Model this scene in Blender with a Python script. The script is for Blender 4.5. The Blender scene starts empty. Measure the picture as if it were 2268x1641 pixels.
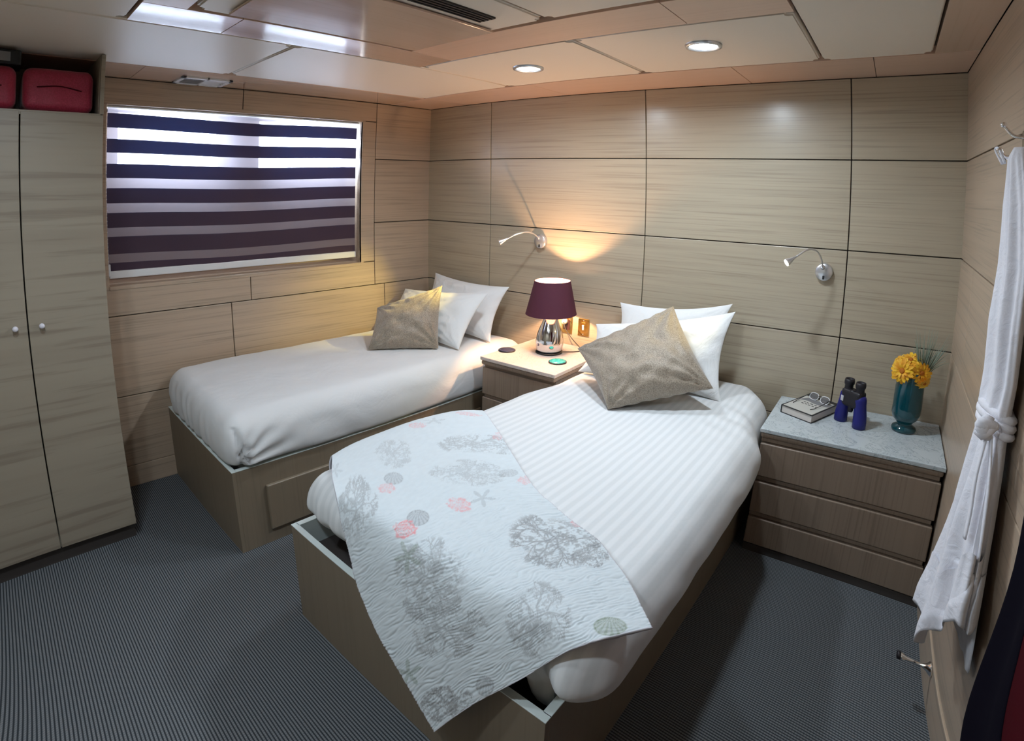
import bpy, bmesh, math, random
import numpy as np
from mathutils import Vector, Matrix, noise

random.seed(7)
SC = bpy.context.scene
COL = SC.collection
PI = math.pi

# ------------------------------------------------------------------ camera
CAM_LOC = (2.8629, -2.6796, 1.5631)
YAW, PITCH, ROLL = math.radians(41.929), math.radians(-3.836), math.radians(0.802)
cam = bpy.data.cameras.new('camera')
cam_ob = bpy.data.objects.new('camera', cam)
COL.objects.link(cam_ob)
SC.camera = cam_ob
fw = Vector((-math.sin(YAW) * math.cos(PITCH), math.cos(YAW) * math.cos(PITCH), math.sin(PITCH)))
rt = Vector((math.cos(YAW), math.sin(YAW), 0))
up = rt.cross(fw)
r2 = rt * math.cos(ROLL) + up * math.sin(ROLL)
u2 = -rt * math.sin(ROLL) + up * math.cos(ROLL)
m = Matrix((r2, u2, -fw)).transposed().to_4x4()
m.translation = Vector(CAM_LOC)
cam_ob.matrix_world = m
cam.type = 'PANO'                       # the wide lens of the photo, with its barrel distortion
cam.panorama_type = 'FISHEYE_LENS_POLYNOMIAL'
cam.sensor_width = 36.0
cam.sensor_fit = 'HORIZONTAL'
cam.fisheye_fov = math.radians(180)
cam.fisheye_polynomial_k0 = 0.0
cam.fisheye_polynomial_k1 = -0.87425 / 18.0
cam.fisheye_polynomial_k2 = -0.215265 / 324.0
cam.fisheye_polynomial_k3 = -(-0.211629) / 5832.0
cam.fisheye_polynomial_k4 = 0.0
cam.shift_x = 0.033278
cam.shift_y = -0.19743
cam.clip_start = 0.02

# ------------------------------------------------------------------ world, view
world = bpy.data.worlds.new('sky'); SC.world = world
world.use_nodes = True
wbg = world.node_tree.nodes['Background']
wbg.inputs[0].default_value = (0.66, 0.80, 1.0, 1)
wbg.inputs[1].default_value = 34.0
SC.view_settings.view_transform = 'Standard'
SC.view_settings.look = 'None'
SC.view_settings.gamma = 1.0
SC.view_settings.exposure = 0.0
SC.view_settings.use_curve_mapping = False
SC.cycles.max_bounces = 8
SC.cycles.diffuse_bounces = 5
SC.cycles.sample_clamp_indirect = 4.0

W, H = 3.163, 2.10
YF = -3.40                                # wall behind the camera

def lamp(kind, name, loc, energy, color, size=None, rot=(0, 0, 0), spread=None, size_y=None, parent=None):
    l = bpy.data.lights.new(name, kind)
    l.energy = energy; l.color = color
    if kind == 'AREA':
        l.shape = 'DISK' if size_y is None else 'RECTANGLE'
        l.size = size
        if size_y: l.size_y = size_y
        if spread: l.spread = math.radians(spread)
    elif size is not None:
        l.shadow_soft_size = size
    o = bpy.data.objects.new(name, l)
    o.location = loc; o.rotation_euler = rot
    COL.objects.link(o)
    if parent: o.parent = parent
    return o

# the daylight enters through the two panes; a portal guides the sampling there
for k, (ya, yb) in enumerate(((-2.09, -1.50), (-1.235, -0.60))):
    p = lamp('AREA', 'window_portal', (-0.235, (ya + yb) / 2, 1.78), 1, (1, 1, 1), size=yb - ya, rot=(0, -PI / 2, 0), size_y=None)
    p.data.shape = 'RECTANGLE'; p.data.size = 0.30; p.data.size_y = yb - ya
    p.data.cycles.is_portal = True

# ceiling downlights: two in view, the others of the same kind behind and beside the camera
DOWNLIGHTS = [(1.392, -0.721), (2.226, -0.762), (1.392, -2.66), (2.10, -2.72)]
DL_POWER = [9.0, 11.5, 6.5, 9.5]
for (x, y), e in zip(DOWNLIGHTS, DL_POWER):
    lamp('AREA', 'downlight_lamp', (x, y, H - 0.022), e, (0.76, 0.89, 1.0), size=0.10, spread=170)
# bulb of the bedside lamp
lamp('POINT', 'table_lamp_bulb', (1.184, -0.206, 0.986), 25.0, (1.0, 0.56, 0.29), size=0.014)
# the two gooseneck reading lights, both lit and turned towards the cushions
def aim(loc, to): return (Vector(to) - Vector(loc)).to_track_quat('-Z', 'Y').to_euler()
for loc, to, e, ang in (((0.838, -0.254, 1.252), (0.0, -0.74, 0.76), 30.0, 56), ((2.446, -0.237, 1.272), (1.97, -0.36, 0.95), 13.0, 42)):
    l_ = lamp('SPOT', 'reading_light_led', loc, e, (1.0, 0.76, 0.17), size=0.010, rot=aim(loc, to))
    l_.data.spot_size = math.radians(ang); l_.data.spot_blend = 0.9

# ------------------------------------------------------------------ materials
def new_mat(name):
    mt = bpy.data.materials.new(name); mt.use_nodes = True
    nt = mt.node_tree
    return mt, nt, nt.nodes['Principled BSDF']

def mat(name, col, rough=0.5, metal=0.0, spec=0.5, coat=0.0, emit=None, estr=0.0, trans=0.0, sheen=0.0, ior=1.45):
    mt, nt, b = new_mat(name)
    b.inputs['Base Color'].default_value = (*col, 1)
    b.inputs['Roughness'].default_value = rough
    b.inputs['Metallic'].default_value = metal
    b.inputs['Specular IOR Level'].default_value = spec
    b.inputs['Coat Weight'].default_value = coat
    b.inputs['Transmission Weight'].default_value = trans
    b.inputs['Sheen Weight'].default_value = sheen
    b.inputs['IOR'].default_value = ior
    if emit:
        b.inputs['Emission Color'].default_value = (*emit, 1)
        b.inputs['Emission Strength'].default_value = estr
    return mt

def N(nt, typ, **kw):
    n = nt.nodes.new(typ)
    for k, v in kw.items():
        if k in ('operation', 'blend_type', 'data_type', 'wave_type', 'bands_direction', 'feature', 'noise_dimensions', 'attribute_name', 'vector_type', 'rings_direction'):
            setattr(n, k, v)
    return n

def mapping(nt, scale, src='Object'):
    tc = nt.nodes.new('ShaderNodeTexCoord'); mp = nt.nodes.new('ShaderNodeMapping')
    mp.inputs['Scale'].default_value = scale
    nt.links.new(tc.outputs[src], mp.inputs['Vector'])
    return mp

def ramp(nt, fac, stops):
    r = nt.nodes.new('ShaderNodeValToRGB')
    e = r.color_ramp.elements
    while len(e) < len(stops): e.new(0.5)
    for q, (p, c) in zip(e, stops):
        q.position = p; q.color = (*c, 1)
    nt.links.new(fac, r.inputs['Fac'])
    return r

def bump(nt, b, height, strength, dist=0.01):
    bp = nt.nodes.new('ShaderNodeBump')
    bp.inputs['Strength'].default_value = strength
    bp.inputs['Distance'].default_value = dist
    nt.links.new(height, bp.inputs['Height'])
    nt.links.new(bp.outputs['Normal'], b.inputs['Normal'])
    return bp

def wood(name, base, dark, grain, rough=0.35, spec=0.5, lines=0.55, fine=70.0, coat=0.0, vary=0.06, crough=0.16):
    """Veneer: thin darker lines along the grain axis ('x','y','z'); the other axes carry the fine scale."""
    mt, nt, b = new_mat(name)
    s = {'x': (1.6, fine, fine), 'y': (fine, 1.6, fine), 'z': (fine, fine, 1.6)}[grain]
    s2 = tuple(q * 0.25 if q > 4 else 0.7 for q in s)
    mp, mp2 = mapping(nt, s), mapping(nt, s2)
    n1, n2 = nt.nodes.new('ShaderNodeTexNoise'), nt.nodes.new('ShaderNodeTexNoise')
    n1.inputs['Scale'].default_value = 1.0; n1.inputs['Detail'].default_value = 3.0
    n2.inputs['Scale'].default_value = 1.0; n2.inputs['Detail'].default_value = 4.0
    n2.inputs['Distortion'].default_value = 0.6
    nt.links.new(mp.outputs[0], n1.inputs['Vector']); nt.links.new(mp2.outputs[0], n2.inputs['Vector'])
    r1 = ramp(nt, n1.outputs['Fac'], [(0.30, (1, 1, 1)), (0.405, (0.45, 0.45, 0.45)), (0.46, (0.05, 0.05, 0.05)), (0.60, (0, 0, 0))])
    r2_ = ramp(nt, n2.outputs['Fac'], [(0.34, (0.42, 0.42, 0.42)), (0.50, (0.12, 0.12, 0.12)), (0.66, (0, 0, 0))])
    ad = N(nt, 'ShaderNodeMath', operation='ADD'); ad.use_clamp = True
    nt.links.new(r1.outputs[0], ad.inputs[0]); nt.links.new(r2_.outputs[0], ad.inputs[1])
    ml = N(nt, 'ShaderNodeMath', operation='MULTIPLY'); ml.inputs[1].default_value = lines
    nt.links.new(ad.outputs[0], ml.inputs[0])
    mx = N(nt, 'ShaderNodeMix', data_type='RGBA')
    mx.inputs[6].default_value = (*base, 1); mx.inputs[7].default_value = (*dark, 1)
    nt.links.new(ml.outputs[0], mx.inputs[0])
    geo = nt.nodes.new('ShaderNodeNewGeometry')
    mr = nt.nodes.new('ShaderNodeMapRange')
    mr.inputs['To Min'].default_value = 1 - vary; mr.inputs['To Max'].default_value = 1 + vary
    nt.links.new(geo.outputs['Random Per Island'], mr.inputs['Value'])
    hs = nt.nodes.new('ShaderNodeHueSaturation')
    nt.links.new(mr.outputs[0], hs.inputs['Value']); nt.links.new(mx.outputs[2], hs.inputs['Color'])
    nt.links.new(hs.outputs[0], b.inputs['Base Color'])
    b.inputs['Roughness'].default_value = rough
    b.inputs['Specular IOR Level'].default_value = spec
    b.inputs['Coat Weight'].default_value = coat
    b.inputs['Coat Roughness'].default_value = crough
    bump(nt, b, n1.outputs['Fac'], 0.04, 0.002)
    return mt

def cloth(name, col, rough=0.85, weave=900.0, wrinkle=0.0, wscale=6.0, sheen=0.2, trans=None):
    mt, nt, b = new_mat(name)
    b.inputs['Base Color'].default_value = (*col, 1)
    b.inputs['Roughness'].default_value = rough
    b.inputs['Specular IOR Level'].default_value = 0.25
    b.inputs['Sheen Weight'].default_value = sheen
    mp = mapping(nt, (1, 1, 1))
    n1 = nt.nodes.new('ShaderNodeTexNoise'); n1.inputs['Scale'].default_value = wscale
    n1.inputs['Detail'].default_value = 5; n1.inputs['Distortion'].default_value = 1.2
    nt.links.new(mp.outputs[0], n1.inputs['Vector'])
    bump(nt, b, n1.outputs['Fac'], wrinkle, 0.02)
    return mt

def carpet():
    """Ribs run along x, 9 mm apart, dark thread between, fainter cross threads."""
    mt, nt, b = new_mat('woven_carpet')
    mp = mapping(nt, (1, 1, 1))
    nz = nt.nodes.new('ShaderNodeTexNoise'); nz.inputs['Scale'].default_value = 3.0; nz.inputs['Detail'].default_value = 2
    nt.links.new(mp.outputs[0], nz.inputs['Vector'])
    sx = nt.nodes.new('ShaderNodeSeparateXYZ'); nt.links.new(mp.outputs[0], sx.inputs[0])
    def wave(src, period, wob):
        a = N(nt, 'ShaderNodeMath', operation='MULTIPLY'); a.inputs[1].default_value = 2 * PI / period
        nt.links.new(src, a.inputs[0])
        w = N(nt, 'ShaderNodeMath', operation='MULTIPLY'); w.inputs[1].default_value = wob
        nt.links.new(nz.outputs['Fac'], w.inputs[0])
        s = N(nt, 'ShaderNodeMath', operation='ADD'); nt.links.new(a.outputs[0], s.inputs[0]); nt.links.new(w.outputs[0], s.inputs[1])
        c = N(nt, 'ShaderNodeMath', operation='SINE'); nt.links.new(s.outputs[0], c.inputs[0])
        h = N(nt, 'ShaderNodeMath', operation='MULTIPLY_ADD'); h.inputs[1].default_value = 0.5; h.inputs[2].default_value = 0.5
        nt.links.new(c.outputs[0], h.inputs[0])
        return h
    ribs = wave(sx.outputs['Y'], 0.0092, 1.5)
    cross = wave(sx.outputs['X'], 0.0075, 1.5)
    r1 = ramp(nt, ribs.outputs[0], [(0.0, (0, 0, 0)), (0.30, (0.25, 0.25, 0.25)), (0.55, (1, 1, 1))])
    r2_ = ramp(nt, cross.outputs[0], [(0.0, (0.62, 0.62, 0.62)), (0.35, (1, 1, 1))])
    mm = N(nt, 'ShaderNodeMix', data_type='RGBA', blend_type='MULTIPLY'); mm.inputs[0].default_value = 1.0
    nt.links.new(r1.outputs[0], mm.inputs[6]); nt.links.new(r2_.outputs[0], mm.inputs[7])
    mx = N(nt, 'ShaderNodeMix', data_type='RGBA')
    mx.inputs[6].default_value = (0.022, 0.027, 0.033, 1); mx.inputs[7].default_value = (0.175, 0.185, 0.195, 1)
    nt.links.new(mm.outputs[2], mx.inputs[0])
    nt.links.new(mx.outputs[2], b.inputs['Base Color'])
    b.inputs['Roughness'].default_value = 0.75
    b.inputs['Specular IOR Level'].default_value = 0.25
    bump(nt, b, mm.outputs[2], 0.5, 0.003)
    return mt

def marble(name, base, vein, rough=0.22):
    mt, nt, b = new_mat(name)
    mp = mapping(nt, (1, 1, 1))
    n1 = nt.nodes.new('ShaderNodeTexNoise'); n1.inputs['Scale'].default_value = 9; n1.inputs['Detail'].default_value = 8
    n1.inputs['Distortion'].default_value = 2.5; n1.inputs['Roughness'].default_value = 0.65
    nt.links.new(mp.outputs[0], n1.inputs['Vector'])
    r = ramp(nt, n1.outputs['Fac'], [(0.40, base), (0.49, base), (0.505, vein), (0.53, base), (0.70, tuple(c * 0.86 for c in base))])
    nt.links.new(r.outputs[0], b.inputs['Base Color'])
    b.inputs['Roughness'].default_value = rough
    return mt

def speckle(name, a, c, scale=260, rough=0.8, strength=0.35, sheen=0.3):
    mt, nt, b = new_mat(name)
    mp = mapping(nt, (1, 1, 1))
    n1 = nt.nodes.new('ShaderNodeTexNoise'); n1.inputs['Scale'].default_value = scale; n1.inputs['Detail'].default_value = 3
    nt.links.new(mp.outputs[0], n1.inputs['Vector'])
    r = ramp(nt, n1.outputs['Fac'], [(0.38, a), (0.62, c)])
    nt.links.new(r.outputs[0], b.inputs['Base Color'])
    b.inputs['Roughness'].default_value = rough; b.inputs['Sheen Weight'].default_value = sheen
    n2 = nt.nodes.new('ShaderNodeTexNoise'); n2.inputs['Scale'].default_value = scale * 0.35; n2.inputs['Detail'].default_value = 4
    nt.links.new(mp.outputs[0], n2.inputs['Vector'])
    bump(nt, b, n2.outputs['Fac'], strength, 0.004)
    return mt

def striped_sheet():
    mt, nt, b = new_mat('striped_satin')
    mp = mapping(nt, (1, 1, 1))
    sx = nt.nodes.new('ShaderNodeSeparateXYZ'); nt.links.new(mp.outputs[0], sx.inputs[0])
    a = N(nt, 'ShaderNodeMath', operation='MULTIPLY'); a.inputs[1].default_value = 2 * PI / 0.034
    nt.links.new(sx.outputs['X'], a.inputs[0])
    c = N(nt, 'ShaderNodeMath', operation='SINE'); nt.links.new(a.outputs[0], c.inputs[0])
    h = N(nt, 'ShaderNodeMath', operation='MULTIPLY_ADD'); h.inputs[1].default_value = 0.5; h.inputs[2].default_value = 0.5
    nt.links.new(c.outputs[0], h.inputs[0])
    r = ramp(nt, h.outputs[0], [(0.25, (0.635, 0.655, 0.665)), (0.75, (0.71, 0.725, 0.735))])
    nt.links.new(r.outputs[0], b.inputs['Base Color'])
    b.inputs['Roughness'].default_value = 0.6
    b.inputs['Sheen Weight'].default_value = 0.15
    b.inputs['Specular IOR Level'].default_value = 0.3
    n1 = nt.nodes.new('ShaderNodeTexNoise'); n1.inputs['Scale'].default_value = 7; n1.inputs['Detail'].default_value = 4
    nt.links.new(mp.outputs[0], n1.inputs['Vector'])
    s = N(nt, 'ShaderNodeMath', operation='MULTIPLY_ADD'); s.inputs[1].default_value = 0.06
    nt.links.new(h.outputs[0], s.inputs[0]); nt.links.new(n1.outputs['Fac'], s.inputs[2])
    bump(nt, b, s.outputs[0], 0.35, 0.012)
    return mt

def attr_cloth():
    mt, nt, b = new_mat('printed_quilt')
    at = nt.nodes.new('ShaderNodeAttribute'); at.attribute_name = 'print_colour'
    nt.links.new(at.outputs['Color'], b.inputs['Base Color'])
    b.inputs['Roughness'].default_value = 0.85
    b.inputs['Specular IOR Level'].default_value = 0.2
    return mt

def two_sided_fabric(name, col, tl, transp, tcol=None):
    mt, nt, b = new_mat(name)
    out = nt.nodes['Material Output']
    b.inputs['Base Color'].default_value = (*col, 1); b.inputs['Roughness'].default_value = 0.8
    t = nt.nodes.new('ShaderNodeBsdfTranslucent'); t.inputs[0].default_value = (*(tcol or col), 1)
    m1 = nt.nodes.new('ShaderNodeMixShader'); m1.inputs[0].default_value = tl
    nt.links.new(b.outputs[0], m1.inputs[1]); nt.links.new(t.outputs[0], m1.inputs[2])
    tr = nt.nodes.new('ShaderNodeBsdfTransparent')
    m2 = nt.nodes.new('ShaderNodeMixShader'); m2.inputs[0].default_value = transp
    nt.links.new(m1.outputs[0], m2.inputs[1]); nt.links.new(tr.outputs[0], m2.inputs[2])
    nt.links.new(m2.outputs[0], out.inputs[0])
    return mt

def pane_glass():
    mt, nt, b = new_mat('window_glass')
    out = nt.nodes['Material Output']
    g = nt.nodes.new('ShaderNodeBsdfGlossy'); g.inputs['Roughness'].default_value = 0.02
    tr = nt.nodes.new('ShaderNodeBsdfTransparent')
    m2 = nt.nodes.new('ShaderNodeMixShader'); m2.inputs[0].default_value = 0.06
    nt.links.new(tr.outputs[0], m2.inputs[1]); nt.links.new(g.outputs[0], m2.inputs[2])
    nt.links.new(m2.outputs[0], out.inputs[0])
    return mt

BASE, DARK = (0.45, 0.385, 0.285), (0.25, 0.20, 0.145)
M = dict(
    wall_x=wood('veneer_along_x', BASE, DARK, 'x', rough=0.34, coat=0.35, crough=0.22, fine=130),
    wall_y=wood('veneer_along_y', (0.49, 0.375, 0.275), DARK, 'y', rough=0.36, coat=0.2, crough=0.22, fine=130),
    strip_x=wood('ceiling_veneer_x', (0.66, 0.46, 0.35), (0.54, 0.36, 0.26), 'x', rough=0.30, lines=0.35, coat=0.3),
    strip_y=wood('ceiling_veneer_y', (0.66, 0.46, 0.35), (0.54, 0.36, 0.26), 'y', rough=0.18, lines=0.35, coat=1.0, crough=0.09),
    ward=wood('wardrobe_veneer', (0.32, 0.275, 0.21), (0.18, 0.14, 0.105), 'y', rough=0.42, fine=42, lines=0.6),
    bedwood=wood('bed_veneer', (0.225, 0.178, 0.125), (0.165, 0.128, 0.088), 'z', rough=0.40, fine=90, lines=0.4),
    drawer=wood('drawer_veneer', (0.27, 0.205, 0.155), (0.17, 0.125, 0.09), 'z', rough=0.36, fine=120, lines=0.6),
    gap=mat('dark_gap', (0.035, 0.028, 0.025), 0.7),
    black=mat('black_plastic', (0.012, 0.012, 0.014), 0.4),
    pad=mat('cream_padding', (0.80, 0.725, 0.63), 0.38, spec=0.5),
    white=mat('white_enamel', (0.78, 0.79, 0.80), 0.35),
    rim=mat('pale_edge_trim', (0.62, 0.68, 0.66), 0.4),
    chrome=mat('chrome', (0.86, 0.85, 0.86), 0.08, metal=1.0),
    satin=mat('satin_aluminium', (0.72, 0.73, 0.76), 0.28, metal=0.85),
    brass=mat('polished_brass', (0.78, 0.50, 0.16), 0.18, metal=1.0),
    brown=mat('dark_brown_insert', (0.05, 0.02, 0.02), 0.35),
    carpet=carpet(),
    marble_pink=marble('marble_top_warm', (0.66, 0.58, 0.53), (0.50, 0.42, 0.38)),
    marble_grey=marble('marble_top_grey', (0.50, 0.55, 0.57), (0.27, 0.31, 0.33)),
    sheet=cloth('plain_sheet', (0.70, 0.705, 0.71), 0.8, wrinkle=0.25, wscale=5),
    striped=striped_sheet(),
    pillow=cloth('pillow_cotton', (0.76, 0.77, 0.77), 0.8, wrinkle=0.6, wscale=7),
    cushion=speckle('taupe_shimmer', (0.21, 0.165, 0.12), (0.36, 0.30, 0.23), 240, rough=0.55, strength=0.5, sheen=0.4),
    quilt=attr_cloth(),
    robe=cloth('white_waffle_cotton', (0.80, 0.80, 0.86), 0.85, wrinkle=0.2, wscale=30),
    blind_dark=two_sided_fabric('blind_dark_band', (0.085, 0.05, 0.075), 0.30, 0.0, (0.08, 0.13, 0.23)),  # dark fabric; bluish translucent colour imitates the window's bloom over the bands
    blind_sheer=two_sided_fabric('blind_sheer_band', (0.30, 0.24, 0.26), 0.40, 0.42, (0.5, 0.46, 0.5)),
    glass=pane_glass(),
    shade_out=two_sided_fabric('plum_lampshade', (0.12, 0.028, 0.052), 0.30, 0.0),
    shade_in=mat('white_shade_lining', (0.85, 0.80, 0.74), 0.7),
    bulb=mat('lit_bulb', (1, 0.9, 0.8), 0.4, emit=(1.0, 0.72, 0.45), estr=25.0),
    led=mat('lit_led_lens', (1, 1, 1), 0.4, emit=(0.80, 0.90, 1.0), estr=60.0),
    reading_led=mat('lit_reading_lens', (1, 1, 1), 0.4, emit=(1.0, 0.95, 0.8), estr=14.0),
    coaster_blue=mat('indigo_glaze', (0.05, 0.05, 0.10), 0.15, coat=0.6),
    coaster_teal=speckle('teal_glaze', (0.02, 0.30, 0.32), (0.05, 0.55, 0.52), 90, rough=0.2, strength=0.1, sheen=0),
    vase=mat('teal_glass', (0.006, 0.10, 0.13), 0.06, trans=0.45, ior=1.45, coat=0.5),
    petal=speckle('yellow_petal', (0.72, 0.30, 0.005), (0.86, 0.52, 0.015), 45, rough=0.6, strength=0.2, sheen=0.2),
    eye=mat('orange_flower_eye', (0.45, 0.14, 0.01), 0.8),
    grass=mat('grey_green_blade', (0.27, 0.34, 0.27), 0.45),
    stem=mat('green_stem', (0.06, 0.16, 0.05), 0.6),
    bino=mat('blue_rubber', (0.009, 0.011, 0.15), 0.45),
    rubber=mat('black_rubber', (0.012, 0.010, 0.014), 0.5),
    paper=mat('page_edges', (0.60, 0.55, 0.51), 0.8),
    jacket=mat('pale_book_jacket', (0.55, 0.54, 0.50), 0.35),
    ink=mat('black_ink', (0.02, 0.02, 0.022), 0.5),
    greyink=mat('grey_ink', (0.20, 0.20, 0.21), 0.5),
    lens=mat('grey_lens', (0.35, 0.35, 0.36), 0.08, trans=0.7),
    red=speckle('red_nylon', (0.27, 0.008, 0.032), (0.36, 0.018, 0.055), 180, rough=0.55, strength=0.25, sheen=0.2),
    darkred=mat('dark_red_panel', (0.055, 0.003, 0.007), 0.8, spec=0.1),
    blackcloth=mat('black_cloth', (0.006, 0.005, 0.010), 0.9, spec=0.05),
    kick=mat('dark_toe_kick', (0.06, 0.05, 0.045), 0.6),
    plug=mat('translucent_plug', (0.80, 0.70, 0.60), 0.3),
    knob=mat('pale_ceramic', (0.70, 0.68, 0.74), 0.25),
    wire=mat('black_wire', (0.02, 0.02, 0.02), 0.5),
)

# ------------------------------------------------------------------ mesh helpers
def box(bm, x0, x1, y0, y1, z0, z1, bev=0.0, seg=2, mi=0, rot=None, smooth=False):
    """Axis-aligned (or rotated about its centre) box; bevelled edges."""
    c = Vector(((x0 + x1) / 2, (y0 + y1) / 2, (z0 + z1) / 2))
    h = Vector((abs(x1 - x0) / 2, abs(y1 - y0) / 2, abs(z1 - z0) / 2))
    vs = []
    for sx in (-1, 1):
        for sy in (-1, 1):
            for sz in (-1, 1):
                p = Vector((sx * h.x, sy * h.y, sz * h.z))
                if rot: p = rot @ p
                vs.append(bm.verts.new(c + p))
    fs = []
    for q in ((0, 1, 3, 2), (4, 6, 7, 5), (0, 4, 5, 1), (2, 3, 7, 6), (0, 2, 6, 4), (1, 5, 7, 3)):
        f = bm.faces.new([vs[k] for k in q]); f.material_index = mi; fs.append(f)
    if bev > 0:
        es = list({e for f in fs for e in f.edges})
        r = bmesh.ops.bevel(bm, geom=es, offset=min(bev, min(h) * 0.95), segments=seg, affect='EDGES', profile=0.5)
        for f in r['faces']: f.material_index = mi
    return bm

def NB(): return bmesh.new()

def lathe(bm, prof, cen, seg=40, mi=0, axis=None, smooth=True, caps=True):
    """Profile [(radius, height)] turned about an axis through cen (default z)."""
    ax = Vector(axis).normalized() if axis else Vector((0, 0, 1))
    t = Vector((1, 0, 0)) if abs(ax.x) < 0.9 else Vector((0, 1, 0))
    e1 = (t - ax * t.dot(ax)).normalized(); e2 = ax.cross(e1)
    cen = Vector(cen); rings = []
    for r, h in prof:
        if r < 1e-6: rings.append([bm.verts.new(cen + ax * h)])
        else: rings.append([bm.verts.new(cen + ax * h + (e1 * math.cos(2 * PI * k / seg) + e2 * math.sin(2 * PI * k / seg)) * r) for k in range(seg)])
    for a, b in zip(rings, rings[1:]):
        for k in range(seg):
            k2 = (k + 1) % seg
            if len(a) == 1 and len(b) == 1: continue
            if len(a) == 1: vs = [a[0], b[k2], b[k]]
            elif len(b) == 1: vs = [a[k], a[k2], b[0]]
            else: vs = [a[k], a[k2], b[k2], b[k]]
            f = bm.faces.new(vs); f.smooth = smooth; f.material_index = mi
    if caps:
        for rg, flip in ((rings[0], True), (rings[-1], False)):
            if len(rg) > 2:
                f = bm.faces.new(rg[::-1] if flip else rg); f.material_index = mi
    return bm

def tube(bm, pts, rad, seg=10, mi=0, close=False, flat=1.0):
    pts = [Vector(p) for p in pts]; n = len(pts)
    rads = rad if isinstance(rad, (list, tuple)) else [rad] * n
    rings = []; prev = None
    for k, p in enumerate(pts):
        if close: d = (pts[(k + 1) % n] - pts[k - 1]).normalized()
        else: d = (pts[min(k + 1, n - 1)] - pts[max(k - 1, 0)]).normalized()
        if prev is None:
            t = Vector((0, 0, 1)) if abs(d.z) < 0.9 else Vector((1, 0, 0))
            e1 = (t - d * t.dot(d)).normalized()
        else:
            e1 = (prev - d * prev.dot(d)).normalized()
        prev = e1; e2 = d.cross(e1)
        rings.append([bm.verts.new(p + (e1 * math.cos(2 * PI * j / seg) * flat + e2 * math.sin(2 * PI * j / seg)) * rads[k]) for j in range(seg)])
    pairs = list(zip(rings, rings[1:])) + ([(rings[-1], rings[0])] if close else [])
    for a, b in pairs:
        for j in range(seg):
            f = bm.faces.new([a[j], a[(j + 1) % seg], b[(j + 1) % seg], b[j]]); f.smooth = True; f.material_index = mi
    if not close:
        bm.faces.new(rings[0][::-1]); bm.faces.new(rings[-1])
    return bm

def curve(pts, n=24):
    """Catmull-Rom through the given points."""
    P = [Vector(p) for p in pts]; P = [P[0] * 2 - P[1]] + P + [P[-1] * 2 - P[-2]]
    out = []
    segs = len(P) - 3
    for k in range(n + 1):
        s = min(k / n * segs, segs - 1e-6); i = int(s); t = s - i
        a, b, c, d = P[i:i + 4]
        out.append(0.5 * ((2 * b) + (c - a) * t + (2 * a - 5 * b + 4 * c - d) * t * t + (3 * b - a - 3 * c + d) * t ** 3))
    return out

def link(name, bm, mts, parent=None, off=None, recalc=True):
    if recalc: bmesh.ops.recalc_face_normals(bm, faces=bm.faces)
    if off is not None: bmesh.ops.translate(bm, verts=bm.verts, vec=-Vector(off))
    me = bpy.data.meshes.new(name); bm.to_mesh(me); bm.free()
    for q in (mts if isinstance(mts, (list, tuple)) else [mts]): me.materials.append(q)
    o = bpy.data.objects.new(name, me); COL.objects.link(o)
    if parent: o.parent = parent
    return o

def tag(o, label=None, cat=None, group=None, kind=None):
    if label: o['label'] = label
    if cat: o['category'] = cat
    if group: o['group'] = group
    if kind: o['kind'] = kind
    return o

class Thing:
    """An Empty at the thing's base; parts are built in world coordinates and shifted."""
    def __init__(s, name, label, cat, loc, group=None, rot=0.0):
        s.e = bpy.data.objects.new(name, None); COL.objects.link(s.e)
        s.e.location = loc; s.e.rotation_euler = (0, 0, rot); s.e.empty_display_size = 0.05
        s.off = Vector(loc); tag(s.e, label, cat, group)
    def part(s, name, bm, mts, parent=None, label=None, local=False):
        o = link(name, bm, mts, parent or s.e, None if local else s.off)
        if label: o['label'] = label
        return o

def solo(name, bm, mts, label, cat, loc, group=None):
    o = link(name, bm, mts, None, loc); o.location = loc
    return tag(o, label, cat, group)

def struct(name, bm, mts, parent=None):
    o = link(name, bm, mts, parent)
    if parent is None: o['kind'] = 'structure'
    return o

# ================================================================== the room
G_ = 0.0024                                # half width of a panel joint
TH = 0.018
def wall_panels(bm, plane, pos, rects, bev=0.0022):
    """Veneered boards on a wall. plane 'x' (board faces +x) / 'y' (faces -y) / 'X' (faces -x)."""
    for a0, a1, z0, z1 in rects:
        a0, a1, z0, z1 = a0 + (G_ if abs(a0) > 1e-6 else -.004), a1 - (G_ if a1 not in (0, W) else -.004), z0 + G_, z1 - G_
        if plane == 'y': box(bm, a0, a1, pos, pos + TH, z0, z1, bev)
        if plane == 'x': box(bm, pos - TH, pos, a0, a1, z0, z1, bev)
        if plane == 'X': box(bm, pos, pos + TH, a0, a1, z0, z1, bev)

struct('floor', box(NB(), -0.3, W + 0.3, YF - 0.1, 0.1, -0.06, 0.0), M['carpet'])

bm = NB()
XS, ZS = [0, 0.556, 1.634, 2.690, W], [0, 0.504, 0.925, 1.326, 1.732, H]
wall_panels(bm, 'y', 0.0, [(x0, x1, z0, z1) for x0, x1 in zip(XS, XS[1:]) for z0, z1 in zip(ZS, ZS[1:])])
n0 = len(bm.faces)
box(bm, -0.3, W + 0.3, TH - 0.006, 0.10, -0.05, H + 0.2, mi=1)
struct('wall_back', bm, [M['wall_x'], M['gap']])

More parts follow.
